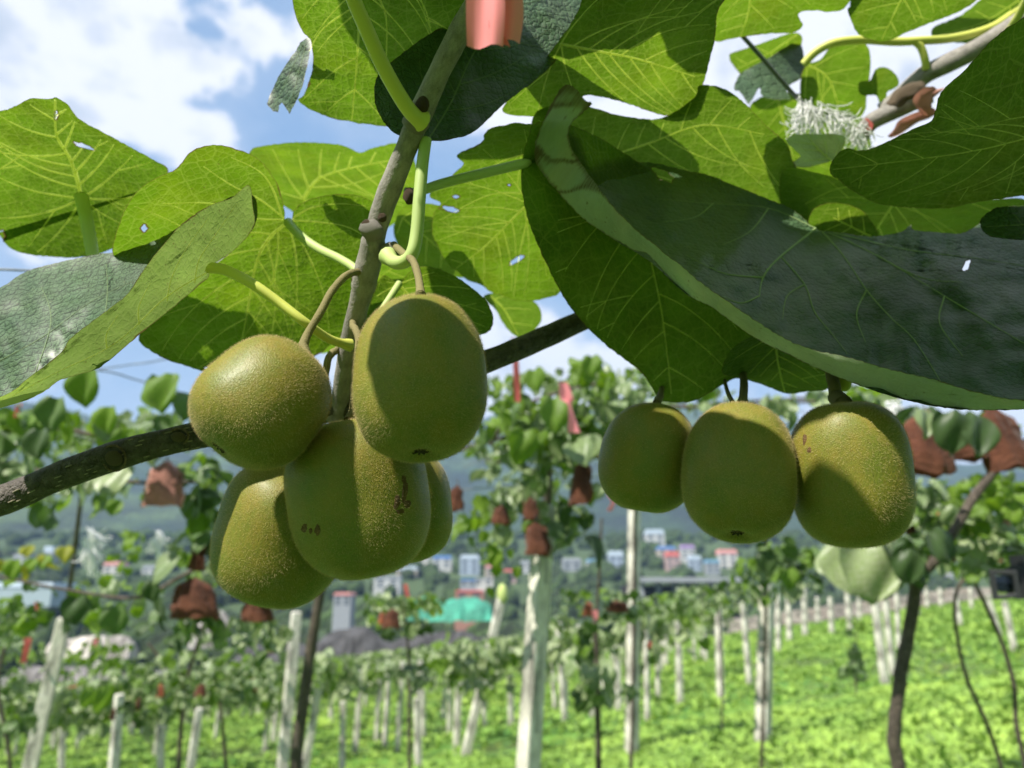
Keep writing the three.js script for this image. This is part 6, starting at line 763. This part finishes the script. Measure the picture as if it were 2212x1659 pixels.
bgVine('kiwi_vine', 'fine pale leafy vine band behind the left background leaves', { seed: 103, stems: [{ n: 'trunk', p: [[50, 1720, 5.2], [66, 1655, 5.2], [103, 1500, 5.2], [138, 1345, 5.1], [160, 1200, 4.7], [180, 1040, 4.3], [200, 950, 4.2]], r: [0.016, 0.011] }, { p: [[-80, 930, 4.2], [150, 945, 4.2], [330, 950, 4.2], [520, 960, 4.2]], r: [0.009, 0.006] }],
  clusters: [[120, 920, 4.0, 150, 35, 30, 0.10, 'acpd'], [320, 920, 4.0, 110, 40, 24, 0.10, 'acpd'], [80, 980, 4.1, 120, 30, 14, 0.10, 'acc']] });
bgVine('kiwi_vine', 'fine pale leafy vine band behind the forked trunk at the right', { seed: 107, stems: [{ n: 'trunk', p: [[1945, 1720, 2.8], [1934, 1600, 2.8], [1942, 1520, 2.8], [1954, 1430, 2.8], [1970, 1340, 2.8], [1982, 1255, 2.8], [2040, 1180, 3.4], [2100, 1100, 4.0]], r: [0.015, 0.011] }],
  clusters: [[2080, 1120, 4.0, 150, 50, 44, 0.10, 'acpd'], [2120, 1180, 4.1, 110, 50, 40, 0.10, 'acpdb'], [1985, 1100, 4.1, 50, 60, 14, 0.10, 'acp'], [2150, 1050, 4.0, 80, 30, 20, 0.10, 'acpd']] });
// unseen canopy overhead and behind, added for shade, with gaps cut along chosen sunbeams
{
  const r = rng(4242), o = new THREE.Object3D(), beams = [[1070, 50, 0.222, 0.06], [300, 975, 0.38, 0.05], [120, 1030, 0.375, 0.05], [420, 940, 0.385, 0.05], [1230, 230, 0.36, 0.05], [500, 800, 0.28, 0.05], [560, 760, 0.28, 0.05], [640, 830, 0.27, 0.05], [785, 880, 0.28, 0.035], [720, 950, 0.31, 0.04], [700, 1060, 0.3, 0.04], [830, 1080, 0.3, 0.04], [540, 1080, 0.33, 0.05], [490, 1180, 0.33, 0.05], [1790, 900, 0.32, 0.05], [1850, 980, 0.32, 0.05], [800, 520, 0.35, 0.05], [880, 330, 0.34, 0.05],
    [150, 400, 0.45, 0.12], [720, 390, 0.57, 0.12], [800, 120, 0.38, 0.10], [480, 640, 0.44, 0.12], [520, 400, 0.39, 0.07], [1060, 480, 0.48, 0.10], [1300, 130, 0.41, 0.09], [1560, 350, 0.48, 0.12], [1100, 600, 0.52, 0.08], [150, 680, 0.35, 0.10], [350, 560, 0.38, 0.08], [1640, 30, 0.5, 0.1], [1950, 20, 0.5, 0.1], [1800, 170, 0.65, 0.1], [2000, 480, 0.54, 0.1], [1750, 260, 0.6, 0.1], [1650, 780, 0.43, 0.06]].map(([x, y, d, w]) => [at(x, y, d), w]), inv = camera.matrixWorld.clone().invert(), put = [];
  for (let i = 0; i < 1500; i++) {
    const p = V((r() - 0.5) * 3.6, EYE + 0.22 + 0.5 * r(), 2.2 - 3.2 * r()), size = 0.11 + 0.05 * r(), q = p.clone().applyMatrix4(inv), d = -q.z;
    if (d > -0.15 && Math.abs(q.x) < Math.max(0, d) * 0.74 + 0.22 && q.y < Math.max(0, d) * 0.52 + 0.15) continue;
    if (beams.some(([b, w]) => { const v = p.clone().sub(b), t = v.dot(SUN); return v.lengthSq() - t * t < (w * (w > 0.06 ? 0.42 : 1) + size * 0.55) ** 2; })) continue;
    put.push([p, size]);
  }
  const im = new THREE.InstancedMesh(bgLeaves[1], M.far[3], put.length); put.forEach(([p, l], i) => { setLeaf(o, r, p, l, 0); o.updateMatrix(); im.setMatrixAt(i, o.matrix); });
  im.name = 'added_canopy'; im.userData = { label: 'unseen kiwi canopy added overhead and behind the viewpoint for shade', category: 'canopy', kind: 'stuff' }; scene.add(shadows(im));
}
// leafy rows further off: too many leaves to count
{
  const r = rng(555), im = [], spots = [[], [], []];
  for (let i = 0; i < 30000; i++) {
    const D = 9 + 33 * Math.pow(r(), 0.8), row = Math.round(D / 2.6) * 2.6 + (r() - 0.5) * 1.0, x = (r() - 0.62) * 1.45 * row; if (D > 42.5) continue;
    const left = smooth(1.2, -3, x / row * 10), plant = fbm(x * 0.55 + 3, row * 0.8, 2, 3) - 0.52 + 0.20 * left + 0.10 * smooth(18, 34, row) * smooth(4, -2, x / row * 10) - 0.35 * smooth(1.5, 4, x / row * 10);
    if (plant < 0 || (row < 12 && x < -1 && x > -2.2)) continue;
    spots[Math.floor(r() * 3)].push([x, groundY(x, -row) + 1.55 - 0.55 * r() * r() + 0.35 * r() * r(), -row, 0.13 + 0.06 * r()]);
  }
  const g = bgLeaves.map((q) => q.clone()), grp = thing('distant_vines', 'mass of leafy vine rows in the distance beyond the nearer posts', 'vines', V(0, 0, 0), undefined, 'stuff'), o = new THREE.Object3D();
  spots.forEach((s, k) => { const q = new THREE.InstancedMesh(g[k * 2], [M.far[0], M.far[2], M.farPale][k], s.length); s.forEach(([x, y, z, l], i) => { setLeaf(o, r, V(x, y, z), l); o.updateMatrix(); q.setMatrixAt(i, o.matrix); }); q.name = numbered('foliage'); q.userData.kind = 'stuff'; grp.add(shadows(q)); });
}
// ------------------------------------------------------------------ paper bags over the far fruit
function bag(x, y, w, h, d, label, mat, seed, tilt = 0) {
  const r = rng(seed), n = 28, m = 12, pos = [], uv = [], idx = [], c = at(x, y - h / 2, d), W = w / FL * d / 2, H = h / FL * d, t = thing('paper_bag', label, 'paper bag', c, 'paper bags over the ripening fruit');
  const np = 4 + Math.floor(r() * 4), flare = 0.7 + 0.5 * r(), lean = tilt + (r() - 0.5) * 0.3;
  for (let j = 0; j <= m; j++) for (let k = 0; k <= n; k++) { const v = j / m, a = k / n * 6.2832, tri = Math.abs(((a * np / 6.2832 + 0.3 * Math.sin(a * 2 + seed)) % 1) * 2 - 1), crumple = fbm(Math.cos(a) * 2.2 + seed, Math.sin(a) * 2.2, v * 4 + seed, 3) - 0.5, pleat = 0.82 + 0.38 * (tri - 0.5) * (1.15 - 0.6 * smooth(0.2, 0.6, v)) + 0.42 * crumple, R = W * (0.14 + 0.5 * smooth(0, 0.22, v) + 0.36 * flare * smooth(0.1, 0.9, v)) * pleat, yy = -v * H * (1 + 0.25 * v * (fbm(Math.cos(a) * 1.4 + seed * 3, Math.sin(a) * 1.4, 1, 3) - 0.6)) + 0.02 * H * crumple; pos.push(c.x + Math.cos(a) * R + lean * v * H, c.y + yy, c.z + Math.sin(a) * R * 0.55); uv.push(k / n * 1.2, v); }
  for (let j = 0; j < m; j++) for (let k = 0; k < n; k++) { const a = j * (n + 1) + k, b = a + n + 1; idx.push(a, b, a + 1, b, b + 1, a + 1); }
  const g = new THREE.BufferGeometry(); g.setAttribute('position', new THREE.Float32BufferAttribute(pos, 3)); g.setAttribute('uv', new THREE.Float32BufferAttribute(uv, 2)); g.setIndex(idx); g.computeVertexNormals(); part('paper', g, mat, t);
  part('tie', tube([c.clone().add(V(0, 0.02, 0)), c.clone().add(V(0.002, 0.005, 0)), c.clone().add(V(0, -0.01, 0))], 0.0022, 6), M.wire, t);
}
[[360, 1045, 112, 96, 2.3, 'brownish pink crumpled bag under the dark cane at the left', M.bagPink, 1], [420, 1290, 124, 84, 2.6, 'wide brown bag left of the lowest fruit', M.bag, 2, 0.2], [560, 1316, 90, 50, 2.8, 'brown bag half hidden just under the lowest fruit', M.bag, 3], [432, 1200, 40, 60, 2.8, 'brown bag behind the grey green leaf left of the lowest fruit', M.bag, 4],
  [1258, 1040, 52, 98, 2.4, 'narrow reddish brown bag hanging between the two fruit clusters', M.bag, 5], [1157, 1163, 66, 72, 2.45, 'brown bag hanging in front of the largest post', M.bag, 6], [1142, 1098, 44, 52, 2.5, 'brown bag just above the one before the largest post', M.bag, 7], [1083, 1112, 48, 40, 2.5, 'brown bag among leaves left of the largest post', M.bag, 8], [988, 1076, 42, 56, 2.5, 'dark brown bag right beside the hindmost fruit', M.bag, 9],
  [1995, 955, 125, 140, 1.75, 'dark red brown torn bag at the left of a pair right of the rightmost fruit', M.bag, 10, -0.2], [2140, 950, 120, 140, 1.8, 'dark red brown torn bag at the right of a pair by the branch fork', M.bag, 11, 0.1], [2066, 945, 130, 100, 1.8, 'dark red brown torn bag in the middle below the drooping dark leaves', M.bag, 12],
  [2090, 1148, 32, 50, 2.7, 'bright orange bag right of the trunk fork', M.bagOrange, 13], [2032, 1122, 30, 46, 2.8, 'orange brown bag just left of the sloping branch', M.bagOrange, 14], [1965, 1150, 36, 50, 2.5, 'brown bag above the trunk fork', M.bag, 15], [2008, 1198, 22, 28, 2.7, 'small orange bag in the trunk fork', M.bagOrange, 16], [2045, 1200, 36, 26, 2.7, 'rusty bag right of the trunk fork', M.bag, 17], [2160, 1130, 40, 40, 2.8, 'orange bag near the right edge above the black camera', M.bagOrange, 18], [2145, 1200, 40, 30, 2.8, 'rusty bag left above the black camera', M.bagOrange, 19], [1780, 1215, 22, 46, 3.0, 'orange bag below the two right fruits beside the large pale leaf', M.bagOrange, 20],
  [848, 1335, 46, 40, 4.6, 'rusty bag below the hindmost fruit in the small vine', M.bag, 21], [826, 1334, 16, 26, 4.5, 'tiny orange bag left of the rusty one below the middle fruit', M.bagOrange, 22], [1330, 1310, 60, 26, 4.2, 'flattened red brown bag just left of the tall bright post', M.bag, 23], [1270, 1315, 24, 30, 4.2, 'orange brown bag by the thin vine stem', M.bagOrange, 24],
  [348, 1490, 18, 28, 5.2, 'small rusty bag at the fork of the lower left vine', M.bagOrange, 25], [435, 1490, 28, 26, 5.2, 'small brown bag right of the lower left vine fork', M.bag, 26], [302, 1520, 16, 30, 5.3, 'small dark bag under the drooping leaves at the lower left', M.bag, 27], [548, 1478, 24, 30, 5.8, 'small brown bag left of the pale post by the dark trunk', M.bag, 28], [246, 1542, 14, 24, 5.4, 'tiny brown bag beside the stout second post', M.bag, 29], [585, 1398, 24, 26, 3.4, 'small rusty bag among pale leaves left of the pale post', M.bag, 30]]
  .forEach((b) => bag(...b));
// ------------------------------------------------------------------ the black video camera held in at the right edge
{
  const d = 2.05, t = thing('video_camera', 'black video camera with a square lens hood at the right edge', 'camera', at(2190, 1300, d)), bm = new THREE.MeshStandardMaterial({ color: L3(0.018, 0.019, 0.022), roughness: 0.45 }), g0 = at(2138, 1260, d), gl = new THREE.MeshStandardMaterial({ color: L3(0.008, 0.012, 0.02), roughness: 0.08 });
  const s = (x, y) => [(x - 2138) / FL * d, -(y - 1260) / FL * d], hs = new THREE.Shape(), hole = new THREE.Path(); const [x0, y0] = s(2139, 1293), [x1, y1] = s(2186, 1233); hs.moveTo(x0, y0); hs.lineTo(x1, y0 + 0.006); hs.lineTo(x1, y1 - 0.004); hs.lineTo(x0, y1); hs.closePath(); const i = 0.008; hole.moveTo(x0 + i, y0 + i); hole.lineTo(x0 + i, y1 - i); hole.lineTo(x1 - i, y1 - i - 0.004); hole.lineTo(x1 - i, y0 + i + 0.006); hole.closePath(); hs.holes.push(hole);
  const hood = new THREE.ExtrudeGeometry(hs, { depth: 0.05, bevelEnabled: true, bevelSize: 0.0015, bevelThickness: 0.0015, bevelSegments: 2 }); hood.rotateY(-0.45); hood.translate(g0.x, g0.y, g0.z); part('lens_hood', hood, bm, t);
  const lens = new THREE.CylinderGeometry(0.022, 0.026, 0.05, 28); lens.rotateX(Math.PI / 2); lens.rotateY(-0.45); const lc = at(2163, 1262, d + 0.03); lens.translate(lc.x, lc.y, lc.z); part('lens', lens, gl, t);
  const body = new THREE.CylinderGeometry(0.045, 0.05, 0.20, 32); body.rotateX(Math.PI / 2); body.rotateY(-1.1); const bc = at(2245, 1258, d + 0.08); body.translate(bc.x, bc.y, bc.z); part('body', body, bm, t);
  const grip = box(-0.05, 0.05, -0.02, 0.02, -0.03, 0.03); const gc = at(2235, 1215, d + 0.06); grip.translate(gc.x, gc.y, gc.z); part('handle', grip, bm, t);
}
renderer.render(scene, camera);
